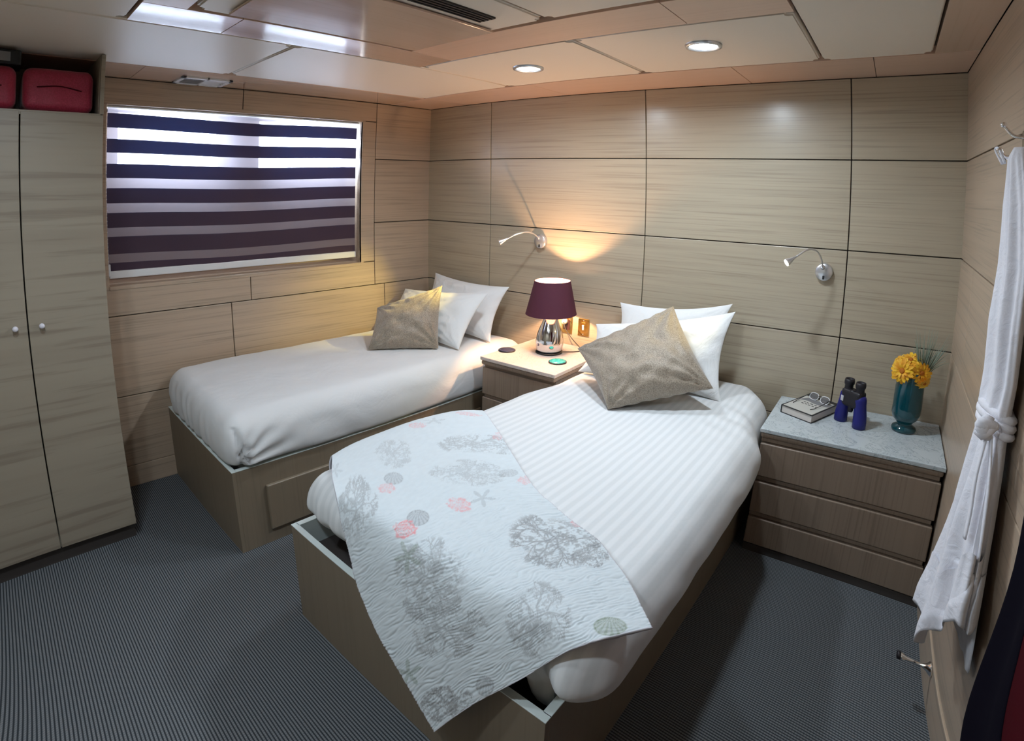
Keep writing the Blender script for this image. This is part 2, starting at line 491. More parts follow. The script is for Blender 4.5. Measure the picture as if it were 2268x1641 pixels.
WY0, WY1, WZ0, WZ1 = -2.185, -0.592, 1.078, 1.968      # window opening
bm = NB()
wall_panels(bm, 'x', 0.0, [
    (-0.482, 0, 0.925, 1.326), (-0.482, 0, 1.326, 1.732), (-0.482, 0, 1.732, H),
    (-1.44, -0.482, 1.975, H), (YF, -1.44, 1.975, H),
    (WY1 - G_, -0.482, 1.078, 1.975), (YF, WY0 + G_, 1.078, 1.975),
    (-1.39, -0.482, 0.925, 1.078), (YF, -1.39, 0.925, 1.078),
    (-0.402, 0, 0.504, 0.925), (-1.517, -0.402, 0.504, 0.925), (YF, -1.517, 0.504, 0.925),
    (YF, 0, 0.116, 0.504)])
for y0, y1, z0, z1 in ((YF - .1, WY0 - .004, -0.05, H + .2), (WY1 + .004, 0.1, -0.05, H + .2), (WY0 - .004, WY1 + .004, -0.05, WZ0 - .004), (WY0 - .004, WY1 + .004, WZ1 + .004, H + .2)):
    box(bm, -0.12, -TH + 0.006, y0, y1, z0, z1, mi=1)
struct('wall_left', bm, [M['wall_y'], M['gap']])

bm = NB()
wall_panels(bm, 'X', W, [(YF, 0, 1.732, H), (YF, 0, 1.326, 1.732), (-0.37, 0, 0.925, 1.326), (-1.75, -0.37, 0.925, 1.326), (YF, -1.75, 0.925, 1.326),
                         (-1.75, 0, 0.17, 0.925), (YF, -1.75, 0.17, 0.925)])
box(bm, W + TH - 0.006, W + 0.12, YF - .1, 0.1, -0.05, H + .2, mi=1)
struct('wall_right', bm, [M['wall_y'], M['gap']])
bm = NB()
box(bm, -0.3, W + 0.3, YF - 0.1, YF, -0.05, H + .2)
struct('wall_front', bm, M['wall_x'])
struct('baseboard_left', box(NB(), -TH, 0.004, YF, 0, 0.0, 0.116, 0.002), M['wall_y'])
struct('baseboard_right', box(NB(), W - 0.004, W + TH, YF, 0, 0.0, 0.167, 0.002), M['wall_y'])

# ---- window: a lined recess, two panes high up in its back
win = bpy.data.objects.new('window_1', None); COL.objects.link(win); win['kind'] = 'structure'
bm = NB()
XB = -0.21
box(bm, XB, -0.001, WY0 - 0.004, WY1 + 0.004, WZ1, WZ1 + 0.02)           # soffit
box(bm, XB, -0.001, WY0 - 0.02, WY0, WZ0 - 0.01, WZ1 + 0.01)
box(bm, XB, -0.001, WY1, WY1 + 0.02, WZ0 - 0.01, WZ1 + 0.01)
for y0, y1 in ((WY0, -2.09), (-1.50, -1.235), (-0.60, WY1)):
    box(bm, XB - 0.03, XB, y0 - 0.003, y1 + 0.003, 1.62, WZ1 + 0.01)
box(bm, XB - 0.03, XB, WY0, WY1, 1.955, WZ1 + 0.01)
box(bm, XB - 0.03, XB, WY0, WY1, WZ0 - 0.01, 1.635)
struct('window_frame', bm, M['wall_y'], win)
struct('window_sill', box(NB(), XB, 0.004, WY0, WY1, WZ0 - 0.02, WZ0, 0.002), M['wall_y'], win)
bm = NB()
for y0, y1 in ((-2.09, -1.50), (-1.235, -0.60)):
    box(bm, XB - 0.022, XB - 0.016, y0 - 0.005, y1 + 0.005, 1.63, 1.96)
struct('window_pane', bm, M['glass'], win)

# ---- ceiling
ceil = box(NB(), -0.3, W + 0.3, YF - .1, 0.1, H + 0.03, H + 0.12)
ceil = struct('ceiling', ceil, M['gap'])
def pad(x0, x1, y0, y1, z=H, th=0.03, g=0.0062, bev=0.006):
    b = NB(); box(b, x0 + g, x1 - g, y0 + g, y1 - g, z, z + th + .004)
    es = [e for e in b.edges if abs(e.verts[0].co.z - e.verts[1].co.z) > 0.01]
    bmesh.ops.bevel(b, geom=es, offset=0.022, segments=5, affect='EDGES')
    es = [e for e in b.edges if all(v.co.z < z + 0.001 for v in e.verts) and len(e.link_faces) == 2]
    bmesh.ops.bevel(b, geom=es, offset=bev, segments=4, affect='EDGES')
    for f in b.faces: f.smooth = f.calc_area() < 0.02
    o = struct('padded_panel', b, M['pad'], ceil)
    return o
def strip(x0, x1, y0, y1, ax, z=H, g=0.0012):
    return struct('veneer_strip', box(NB(), x0 + g, x1 - g, y0 + g, y1 - g, z, z + 0.034, 0.001), M['strip_' + ax], ceil)
S1, S2, S3 = 0.335, 0.375, 0.150
RX, RY = 1.018, -1.030                      # ring of cream pads against the veneer band
# border along the walls
for y0, y1 in ((YF, -2.08), (-2.08, -0.001 - S2)): strip(0, S1, y0, y1, 'y')
strip(0, 0.36, -S2, 0, 'x')
for x0, x1 in ((0.36, 1.14), (1.14, 2.22), (2.22, 2.80), (2.80, W)): strip(x0, x1, -S2, 0, 'x')
strip(W - S3, W, YF, -S2, 'y')
# cream padded ring
for y0, y1 in ((YF, -1.672), (-1.672, -S2)): pad(S1, RX - 0.0, y0, y1)
pad(RX - 0.04 + 0.04, 1.815, RY, -S2); pad(1.815, 2.605, RY, -S2)
pad(2.605, W - S3, -1.45, -S2); pad(2.605, W - S3, -2.55, -1.45); pad(2.605, W - S3, YF, -2.55)
# veneer band, glossy, round the recessed middle
BX, BY = 1.222, -1.262
strip(RX, BX, -1.985, RY, 'y'); strip(RX, BX, -2.315, -1.985, 'y')
strip(BX, 2.265, BY, RY, 'x'); strip(2.265, 2.605, BY, RY, 'x')
strip(BX, 2.605, -2.315, -2.175, 'x')
# the middle: cream pads a little above the band, a dark slot round them
pad(BX + 0.012, 1.885, -2.165, BY - 0.012, g=0.006); pad(1.885, 2.600, -2.165, BY - 0.012, g=0.006)
pad(S1 + .683, 1.80, YF, -2.318); pad(1.80, 2.605, YF, -2.318)

# ---- hatch hanging below the middle pad, and the dark air slot beside it
t = Thing('ceiling_hatch', 'flat wood veneer hatch panel hung just under the middle of the ceiling', 'ceiling hatch', (1.475, -1.675, H - 0.013))
t.part('hatch_panel', box(NB(), 1.275, 1.672, -2.060, -1.292, H - 0.013, H - 0.004, 0.002), M['strip_y'])
t.part('hatch_spacer', box(NB(), 1.30, 1.64, -2.03, -1.32, H - 0.005, H + 0.002), M['white'])
t = Thing('air_vent', 'dark slotted air vent in the ceiling beside the veneer hatch', 'vent', (1.735, -1.55, H - 0.008))
bm = NB(); box(bm, 1.700, 1.770, -1.70, -1.392, H - 0.006, H + 0.002, 0.002)
t.part('vent_frame', bm, M['gap'])
bm = NB()
for k in range(4): box(bm, 1.708 + k * 0.016, 1.714 + k * 0.016, -1.69, -1.40, H - 0.009, H - 0.004)
t.part('louvre', bm, M['black'])

# ---- supply vent in the border strip above the window
t = Thing('air_vent', 'small white two-part air vent in the ceiling border above the window', 'vent', (0.12, -1.73, H - 0.006))
bm = NB()
x0, x1, y0, y1 = 0.025, 0.215, -1.865, -1.595
for a in ((x0, x0 + .028, y0, y1), (x1 - .028, x1, y0, y1), (x0, x1, y0, y0 + .022), (x0, x1, y1 - .022, y1), (x0, x1, -1.735, -1.722)):
    box(bm, *a, H - 0.009, H + 0.001, 0.0015)
t.part('vent_frame', bm, M['white'])
t.part('damper', box(NB(), x0 + .02, x1 - .02, -1.722, y1 - .02, H - 0.004, H + 0.001), M['white'])
bm = NB(); box(bm, x0 + .02, x1 - .02, y0 + .02, -1.735, H - 0.002, H + 0.001)
t.part('opening', bm, M['gap'])
bm = NB()
for k in range(7): box(bm, x0 + .034 + k * .018, x0 + .038 + k * .018, y0 + .022, -1.735, H - 0.007, H - 0.001)
t.part('louvre', bm, M['satin'])
t.part('lever', box(NB(), 0.11, 0.125, -1.63, -1.622, H - 0.014, H - 0.003), M['white'])

# ---- downlights
lab = ['round lit ceiling downlight nearer the window, above the table lamp',
       'round lit ceiling downlight nearer the right wall, above the striped bed']
def downlight(x, y, label):
    t = Thing('downlight', label, 'ceiling light', (x, y, H - 0.02), 'recessed ceiling downlights')
    bm = NB(); lathe(bm, [(0.052, -0.004), (0.057, -0.010), (0.068, -0.009), (0.070, 0.001)], (x, y, H), 48, caps=False)
    t.part('trim_ring', bm, M['satin'])
    bm = NB(); lathe(bm, [(0.0, -0.007), (0.036, -0.006), (0.0535, -0.003)], (x, y, H), 40, caps=False)
    t.part('lens', bm, M['led'])
downlight(*DOWNLIGHTS[0], lab[0]); downlight(*DOWNLIGHTS[1], lab[1])
downlight(*DOWNLIGHTS[2], 'round recessed ceiling downlight behind the camera on the wardrobe side of the cabin')
downlight(*DOWNLIGHTS[3], 'round recessed ceiling downlight behind the camera near the foot of the middle bed')

# ---- zebra roller blind in the recess
t = Thing('roller_blind', 'striped dark and sheer roller blind lowered over the window', 'blind', (-0.05, -1.385, 1.108))
BYa, BYb = -2.172, -0.603
edges = [1.962, 1.925, 1.853, 1.797, 1.729, 1.674, 1.603, 1.553, 1.478, 1.430, 1.356, 1.311, 1.224, 1.180, 1.140]
bm = NB(); nseg = 48
def bx_(y, z): return -0.055 + 0.0045 * math.sin((y + 1.4) * 5.1 + z * 2) + 0.003 * math.sin(y * 11)
def sag(y, z): return 0.006 * math.cos((y - BYa) / (BYb - BYa) * 2 * PI) * (1 if z > 1.15 else 0.3)
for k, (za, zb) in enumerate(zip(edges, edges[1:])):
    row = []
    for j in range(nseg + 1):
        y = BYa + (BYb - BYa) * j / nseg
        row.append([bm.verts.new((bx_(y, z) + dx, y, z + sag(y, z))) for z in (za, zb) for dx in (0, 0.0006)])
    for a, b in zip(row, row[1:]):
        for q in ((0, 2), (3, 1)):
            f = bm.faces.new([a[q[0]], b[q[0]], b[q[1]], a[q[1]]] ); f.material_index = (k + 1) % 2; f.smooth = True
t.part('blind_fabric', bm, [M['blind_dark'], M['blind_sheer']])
t.part('bottom_bar', box(NB(), -0.062, -0.046, BYa - .002, BYb + .002, 1.108, 1.146, 0.004), M['white'])
bm = NB(); box(bm, -0.085, -0.035, BYa - .005, BYb + .005, 1.957, 1.967, 0.003)
t.part('headrail', bm, M['white'])
bm = NB()
for k in range(42):
    z = 1.90 - k * 0.018
    lathe(bm, [(0, -0.003), (0.0028, 0), (0, 0.003)], (-0.028, -2.178, z), 8, caps=False)
tube(bm, [(-0.028, -2.178, 1.92), (-0.028, -2.178, 1.15)], 0.0009, 6)
t.part('bead_chain', bm, M['white'])
bm = NB(); box(bm, -0.035, -0.012, -2.184, -2.172, 1.125, 1.185, 0.003)
t.part('chain_holder', bm, M['white'])

# ================================================================== wardrobe with the red bags on top
WX, WYR = 0.49, -2.283
t = Thing('wardrobe', 'tall light wood wardrobe with open top compartment at the left', 'wardrobe', (0.245, -2.84, 0))
ZT = 1.855
bm = NB()
box(bm, 0.006, WX - 0.022, WYR - 0.018, WYR, 0.080, H - 0.003, 0.001)
box(bm, 0.006, WX, WYR - 0.016, WYR + 0.001, ZT, H - 0.003, 0.001)
box(bm, 0.006, WX - 0.022, YF + .005, YF + .02, 0.0, H - 0.003)
box(bm, 0.006, 0.014, YF + .01, WYR - .01, 0.05, H - .003)
box(bm, 0.006, WX - 0.022, YF + .01, WYR - .01, 0.075, 0.095)
box(bm, 0.006, WX - 0.002, YF + .01, WYR - .01, ZT - 0.016, ZT + 0.002, 0.001)
t.part('carcass', bm, M['ward'])
bm = NB(); box(bm, WX - 0.05, WX - 0.035, YF + .01, WYR - .004, 0.0, 0.08); box(bm, 0.006, WX - .05, WYR - .019, WYR - .004, 0.0, 0.08)
t.part('toe_kick', bm, M['kick'])
YS = -2.594
for nm, y0, y1, ky in (('door', YS + 0.0025, WYR, -2.534), ('door', -3.02, YS - 0.0025, -2.592 - 0.012), ('door', YF + .01, -3.025, -3.09)):
    d = t.part(nm, box(NB(), WX - 0.020, WX, y0, y1, 0.082, ZT - 0.004, 0.0015), M['ward'])
    bm = NB(); ky = {0: -2.545}.get(0) if y1 == WYR else (-2.640 if y0 == -3.02 else -3.07)
    lathe(bm, [(0.0055, 0.0), (0.005, 0.010), (0.010, 0.014), (0.011, 0.021), (0.007, 0.026), (0, 0.027)], (WX - .001, ky, 1.037), 20, axis=(1, 0, 0))
    t.part('knob', bm, M['knob'], d)
def red_bag(y0, y1, label):
    t = Thing('life_jacket_bag', label, 'bag', (0.29, (y0 + y1) / 2, ZT + 0.003), 'red bags on the wardrobe')
    bm = NB(); box(bm, 0.10, WX - 0.03, y0, y1, ZT + .003, 2.028, 0.035, 5)
    bmesh.ops.subdivide_edges(bm, edges=[e for e in bm.edges if e.calc_length() > .06], cuts=6, use_grid_fill=True)
    for v in bm.verts:
        n = noise.noise(v.co * 9) * 0.008 + noise.noise(v.co * 25) * 0.003
        v.co.x += n * (1 if v.co.x > .2 else 0); v.co.z += n * .5 if v.co.z > 1.9 else 0
    for f in bm.faces: f.smooth = True
    t.part('shell', bm, M['red'])
    bm = NB(); tube(bm, curve([(WX - .028, y0 + .05, 1.95), (WX - .026, (y0 + y1) / 2, 1.958), (WX - .028, y1 - .05, 1.945)], 12), 0.0022, 6)
    t.part('zip', bm, M['darkred'], label='darker red seam across the front')
red_bag(-2.585, -2.318, 'crimson nylon bag on the wardrobe, full one at the right of the compartment')
red_bag(-2.91, -2.607, 'crimson nylon bag on the wardrobe, cut off by the left edge of the photo')
t = Thing('plastic_case', 'small dark case with a grey label lying high in the wardrobe compartment', 'case', (0.36, -2.66, 2.031))
t.part('case_body', box(NB(), 0.31, WX - 0.035, -2.73, -2.592, 2.0285, 2.085, 0.006), M['black'])
t.part('case_label', box(NB(), WX - 0.036, WX - 0.033, -2.70, -2.63, 2.04, 2.075, 0.0005), M['greyink'], label='grey worn label')

# ================================================================== beds
def frame(name, label, x0, x1, yf, z, trim, drawer=None):
    t = Thing(name, label, 'bed', ((x0 + x1) / 2, yf / 2, 0))
    w = 0.018
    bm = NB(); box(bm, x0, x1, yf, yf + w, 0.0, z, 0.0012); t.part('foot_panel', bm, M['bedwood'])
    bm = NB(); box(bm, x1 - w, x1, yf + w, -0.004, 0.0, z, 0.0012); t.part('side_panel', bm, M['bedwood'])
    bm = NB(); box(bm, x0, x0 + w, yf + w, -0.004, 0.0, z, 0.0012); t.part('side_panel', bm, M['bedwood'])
    bm = NB()
    e = 0.0035
    box(bm, x0 - e * .3, x1 + e * .3, yf - e * .3, yf + w + e, z, z + e, 0.001)
    box(bm, x1 - w - e, x1 + e * .3, yf + w, -0.004, z, z + e, 0.001)
    box(bm, x0 - e * .3, x0 + w + e, yf + w, -0.004, z, z + e, 0.001)
    # pale inner lining of the box rim
    box(bm, x0 + w, x1 - w, yf + w, yf + w + .003, z - 0.10, z)
    box(bm, x0 + w, x0 + w + .003, yf + w, -0.004, z - 0.10, z)
    box(bm, x1 - w - .003, x1 - w, yf + w, -0.004, z - 0.10, z)
    t.part('edge_trim', bm, trim, label='pale greenish white edge strip round the rim')
    t.part('slat_base', box(NB(), x0 + w, x1 - w, yf + w, -0.004, z - 0.125, z - 0.10), M['gap'])
    if drawer:
        for (y0, y1, z0, z1) in drawer:
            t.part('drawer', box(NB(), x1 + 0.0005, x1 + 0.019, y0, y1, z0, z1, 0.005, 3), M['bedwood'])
    return t
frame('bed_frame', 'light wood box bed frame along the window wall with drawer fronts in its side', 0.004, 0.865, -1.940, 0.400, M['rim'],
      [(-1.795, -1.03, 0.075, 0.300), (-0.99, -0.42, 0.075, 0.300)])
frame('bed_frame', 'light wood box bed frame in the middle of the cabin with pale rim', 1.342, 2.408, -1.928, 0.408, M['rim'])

def rbox(nx, ny, nz, hx, hy, hz, r):
    """Closed rounded box centred on the origin as a quad grid."""
    bm = NB(); cache = {}
    def vert(p):
        k = tuple(round(c, 5) for c in p)
        if k not in cache:
            q = Vector((p[0] * hx, p[1] * hy, p[2] * hz))
            i = Vector([max(-(h - r), min(h - r, c)) for c, h in zip(q, (hx, hy, hz))])
            d = q - i
            cache[k] = bm.verts.new(i + d.normalized() * r if d.length > 1e-9 else q)
        return cache[k]
    L = lambda n: [-1 + 2 * k / n for k in range(n + 1)]
    X, Y, Z = L(nx), L(ny), L(nz)
    def face(a, b, mk):
        for i in range(len(a) - 1):
            for j in range(len(b) - 1):
                vs = [mk(a[i], b[j]), mk(a[i + 1], b[j]), mk(a[i + 1], b[j + 1]), mk(a[i], b[j + 1])]
                vs = [vert(v) for v in vs]
                if len(set(vs)) >= 3:
                    try: f = bm.faces.new(list(dict.fromkeys(vs))); f.smooth = True
                    except ValueError: pass
    for s in (-1, 1):
        face(X, Y, lambda a, b: (a, b, s)); face(X, Z, lambda a, b: (a, s, b)); face(Y, Z, lambda a, b: (s, a, b))
    return bm

def sstep(a, b, x):
    t = max(0.0, min(1.0, (x - a) / (b - a))); return t * t * (3 - 2 * t)

# ---- mattress by the window
def mattress_window():
    x0, x1, y0, y1, z0, z1 = 0.030, 0.872, -1.935, -0.012, 0.305, 0.648
    hx, hy, hz = (x1 - x0) / 2, (y1 - y0) / 2, (z1 - z0) / 2
    bm = rbox(70, 130, 30, hx, hy, hz, 0.085)
    c = Vector(((x0 + x1) / 2, (y0 + y1) / 2, (z0 + z1) / 2))
    cx, cy = x1, y0                        # corner nearest the room
    for v in bm.verts:
        v.co += c; p = v.co
        side = sstep(0.64, 0.52, p.z)      # 0 on top, 1 on the sides
        low = sstep(0.425, 0.398, p.z)
        # drawn in towards the rim at the bottom
        if p.x > 0.6: p.x -= 0.036 * low + 0.05 * low * sstep(-1.80, -1.93, p.y)
        if p.x < 0.2: p.x += 0.02 * low
        if p.y < -1.7: p.y += 0.026 * low
        # soft belly
        if p.x > 0.8: p.x += 0.014 * math.sin(PI * sstep(0.36, 0.64, p.z))
        if p.y < -1.85: p.y -= 0.016 * math.sin(PI * sstep(0.36, 0.64, p.z))
        # upright pleats on the foot
        if p.y < -1.80: p.y += 0.006 * side * (math.sin(p.x * 75 + 3 * noise.noise(Vector((p.x * 8, 0, p.z * 4)))) * sstep(.9, .3, p.x))
        # slanting drag lines fanning out of the tucked corner
        d = Vector((p.x - cx, p.y - cy, p.z - 0.43)); r = d.length
        if r < 0.55 and p.z < 0.6:
            ang = math.atan2(p.z - 0.42, abs(p.y - cy) + 1e-4)
            k = math.exp(-r * 6) * side
            if p.x > 0.78 and p.y > y0 + 0.03: p.x += 0.020 * k * math.sin(ang * 17 + 1.5 * noise.noise(p * 9))
        # folded seam at the corner
        if p.x > 0.72 and p.y < y0 + 0.12 and p.z < 0.60:
            s = (p.y - y0) - (0.030 + (0.60 - p.z) * 0.06)
            p.x -= 0.018 * math.exp(-(s / 0.010) ** 2) * side
            p.y += 0.010 * math.exp(-(s / 0.016) ** 2) * side
        n = noise.noise(Vector((p.x * 3, p.y * 3, p.z * 5)))
        p.z += (0.006 * n + 0.004 * noise.noise(p * 9)) * (1 - low)
        if p.x > 0.8: p.x += 0.006 * noise.noise(Vector((0, p.y * 5 + p.z * 7, p.z * 3)))
        p.z -= 0.014 * sstep(-1.5, -1.9, p.y) * (1 - side)
    return bm
solo('mattress', mattress_window(), M['sheet'], 'white mattress in a plain sheet on the bed under the window', 'mattress', (0.45, -0.97, 0.305))

MX0, MX1, MY0, MZ = 1.388, 2.490, -1.898, 0.642
def mattress_middle():
    x0, x1, y0, y1, z0, z1 = MX0, MX1, MY0, -0.012, 0.315, MZ
    hx, hy, hz = (x1 - x0) / 2, (y1 - y0) / 2, (z1 - z0) / 2
    bm = rbox(84, 130, 30, hx, hy, hz, 0.088)
    c = Vector(((x0 + x1) / 2, (y0 + y1) / 2, (z0 + z1) / 2))
    for v in bm.verts:
        v.co += c; p = v.co
        side = sstep(0.63, 0.52, p.z); low = sstep(0.52, 0.41, p.z); bot = sstep(0.445, 0.415, p.z)
        # right side bulges over the rim, then tucks under into the box
        if p.x > 2.0:
            p.x += 0.022 * math.sin(PI * sstep(0.40, 0.63, p.z)) * sstep(-0.02, -0.5, p.y)
            p.x -= 0.062 * sstep(-0.66, -0.42, p.y) * sstep(2.0, 2.45, p.x) + 0.10 * sstep(-0.22, -0.02, p.y) * sstep(2.1, 2.45, p.x)
            p.x -= bot * (p.x - 2.372) if p.x > 2.372 else 0
            p.x += 0.006 * side * noise.noise(Vector((0, p.y * 6 + p.z * 9, 2)))
        if p.x < 1.6:
            p.x += 0.085 * low * sstep(-1.0, -1.85, p.y) + 0.03 * low
            p.x -= 0.012 * math.sin(PI * sstep(0.42, 0.62, p.z))
            p.x += 0.052 * sstep(-0.80, -0.50, p.y) * sstep(1.6, 1.42, p.x)
        if p.y < -1.7:
            p.y += 0.055 * low
            p.y -= 0.010 * math.sin(PI * sstep(0.40, 0.62, p.z))
            p.y += 0.007 * side * math.sin(p.x * 70 + 3 * noise.noise(Vector((p.x * 7, 0, p.z * 5)))) * (0.4 + 0.6 * abs(noise.noise(Vector((p.x * 3, 5, 0)))))
            if p.x > 2.2:      # bunched tuck at the near corner
                p.y += 0.020 * side * math.sin((p.x - 2.2) * 42 + p.z * 14)
                p.z += 0.012 * low * math.sin((p.x - 2.2) * 30)
        n = noise.noise(Vector((p.x * 2.5, p.y * 2.5, p.z * 4)))
        p.z += (0.006 * n + 0.003 * noise.noise(p * 8)) * (1 - low)
        # drag lines near the head on the right shoulder
        if p.x > 2.25 and p.y > -1.0:
            p.z += 0.004 * math.sin(p.y * 55 + p.x * 22) * math.exp(-((p.y + 0.5) / 0.2) ** 2)
    return bm
solo('mattress', mattress_middle(), M['striped'], 'white mattress in a striped satin sheet on the middle bed', 'mattress', (1.94, -0.95, 0.315))

# ---- pillows from their four corners
def pillow(TL, TR, BR, BL, T, seed=0, bow=0.085, n=46, wr=1.0, sag=0.0):
    TL, TR, BR, BL = map(Vector, (TL, TR, BR, BL))
    nrm = ((TR - BL).cross(TL - BR)).normalized()
    if nrm.y > 0: nrm = -nrm                      # towards the room
    bm = NB(); sv = Vector((seed * 3.7, seed * 1.3, seed * 5.1))
    def P(u, v, s):
        uu = u * (1 - bow * (1 - v * v) * (0.6 + .4 * abs(u))); vv = v * (1 - bow * (1 - u * u) * (0.6 + .4 * abs(v)))
        a, b = (uu + 1) / 2, (vv + 1) / 2         # a: left to right, b: bottom to top
        q = (BL * (1 - a) + BR * a) * (1 - b) + (TL * (1 - a) + TR * a) * b
        eu, ev = 1 - abs(u) ** 2.4, 1 - abs(v) ** 2.4
        h = T * (max(eu, 0) ** 0.55) * (max(ev, 0) ** 0.55)
        h *= 1 - 0.12 * v
        w = noise.noise(Vector((u * 2.2, v * 2.2, s * 3)) + sv) * 0.10 + noise.noise(Vector((u * 5, v * 5, s)) + sv) * 0.05
        # creases running in from the corners and seams
        for cu, cv in ((-1, -1), (1, -1), (1, 1), (-1, 1)):
            du, dv = u - cu, v - cv; r = math.hypot(du, dv)
            w += 0.10 * wr * math.exp(-r * 2.6) * math.sin(math.atan2(dv, du) * 15 + seed + cu)
        w += 0.05 * wr * math.sin(u * 22 + 3 * noise.noise(Vector((u, v * 3, 4)) + sv)) * math.exp(-(1 - abs(v)) * 7)
        h *= 1 + w * 2.0
        return q + nrm * (s * max(h, 0.0))
    g = {}
    for i in range(n + 1):
        for j in range(n + 1):
            u, v = math.sin(PI / 2 * (-1 + 2 * i / n)), math.sin(PI / 2 * (-1 + 2 * j / n))
            edge = i in (0, n) or j in (0, n)
            a = bm.verts.new(P(u, v, 1)); g[i, j, 0] = a
            g[i, j, 1] = a if edge else bm.verts.new(P(u, v, -0.85))
    for s in (0, 1):
        for i in range(n):
            for j in range(n):
                vs = [g[i, j, s], g[i + 1, j, s], g[i + 1, j + 1, s], g[i, j + 1, s]]
                f = bm.faces.new(vs); f.smooth = True
    return bm
def pil(name, label, cat, corners, T, mt, seed, group=None, **kw):
    c = Vector(corners[2]) * .5 + Vector(corners[3]) * .5
    return solo(name, pillow(*corners, T, seed, **kw), mt, label, cat, c, group)
pil('pillow', 'white pillow leaning on the headboard wall behind two others on the window bed', 'pillow',
    ((0.150, -0.075, 0.985), (0.790, -0.085, 0.972), (0.795, -0.255, 0.655), (0.150, -0.25, 0.655)), 0.070, M['pillow'], 1, bow=0.12)
pil('pillow', 'white pillow in the middle of the window bed stack, behind the shimmery cushion', 'pillow',
    ((0.07, -0.28, 0.885), (0.790, -0.275, 0.960), (0.775, -0.500, 0.655), (0.07, -0.48, 0.655)), 0.075, M['pillow'], 2)
pil('pillow', 'white pillow behind, touching the headboard wall on the striped bed', 'pillow',
    ((1.530, -0.050, 0.965), (2.165, -0.052, 1.032), (2.170, -0.17, 0.645), (1.500, -0.17, 0.645)), 0.045, M['pillow'], 3, bow=0.16)
pil('pillow', 'white pillow in front on the striped bed, taupe cushion resting against it', 'pillow',
    ((1.475, -0.21, 0.870), (2.215, -0.175, 1.022), (2.240, -0.355, 0.642), (1.480, -0.37, 0.650)), 0.066, M['pillow'], 4, bow=0.11)
pil('cushion', 'taupe shimmery square cushion on the bed under the window', 'cushion',
    ((0.300, -0.700, 0.850), (0.565, -0.420, 0.992), (0.673, -0.560, 0.655), (0.440, -0.885, 0.655)), 0.085, M['cushion'], 5, wr=2.6, bow=0.05)
pil('cushion', 'taupe shimmery cushion standing on its corner on the striped bed', 'cushion',
    ((1.530, -0.475, 0.808), (1.945, -0.310, 1.040), (2.235, -0.490, 0.750), (1.850, -0.715, 0.645)), 0.100, M['cushion'], 6, wr=2.6, bow=0.05)

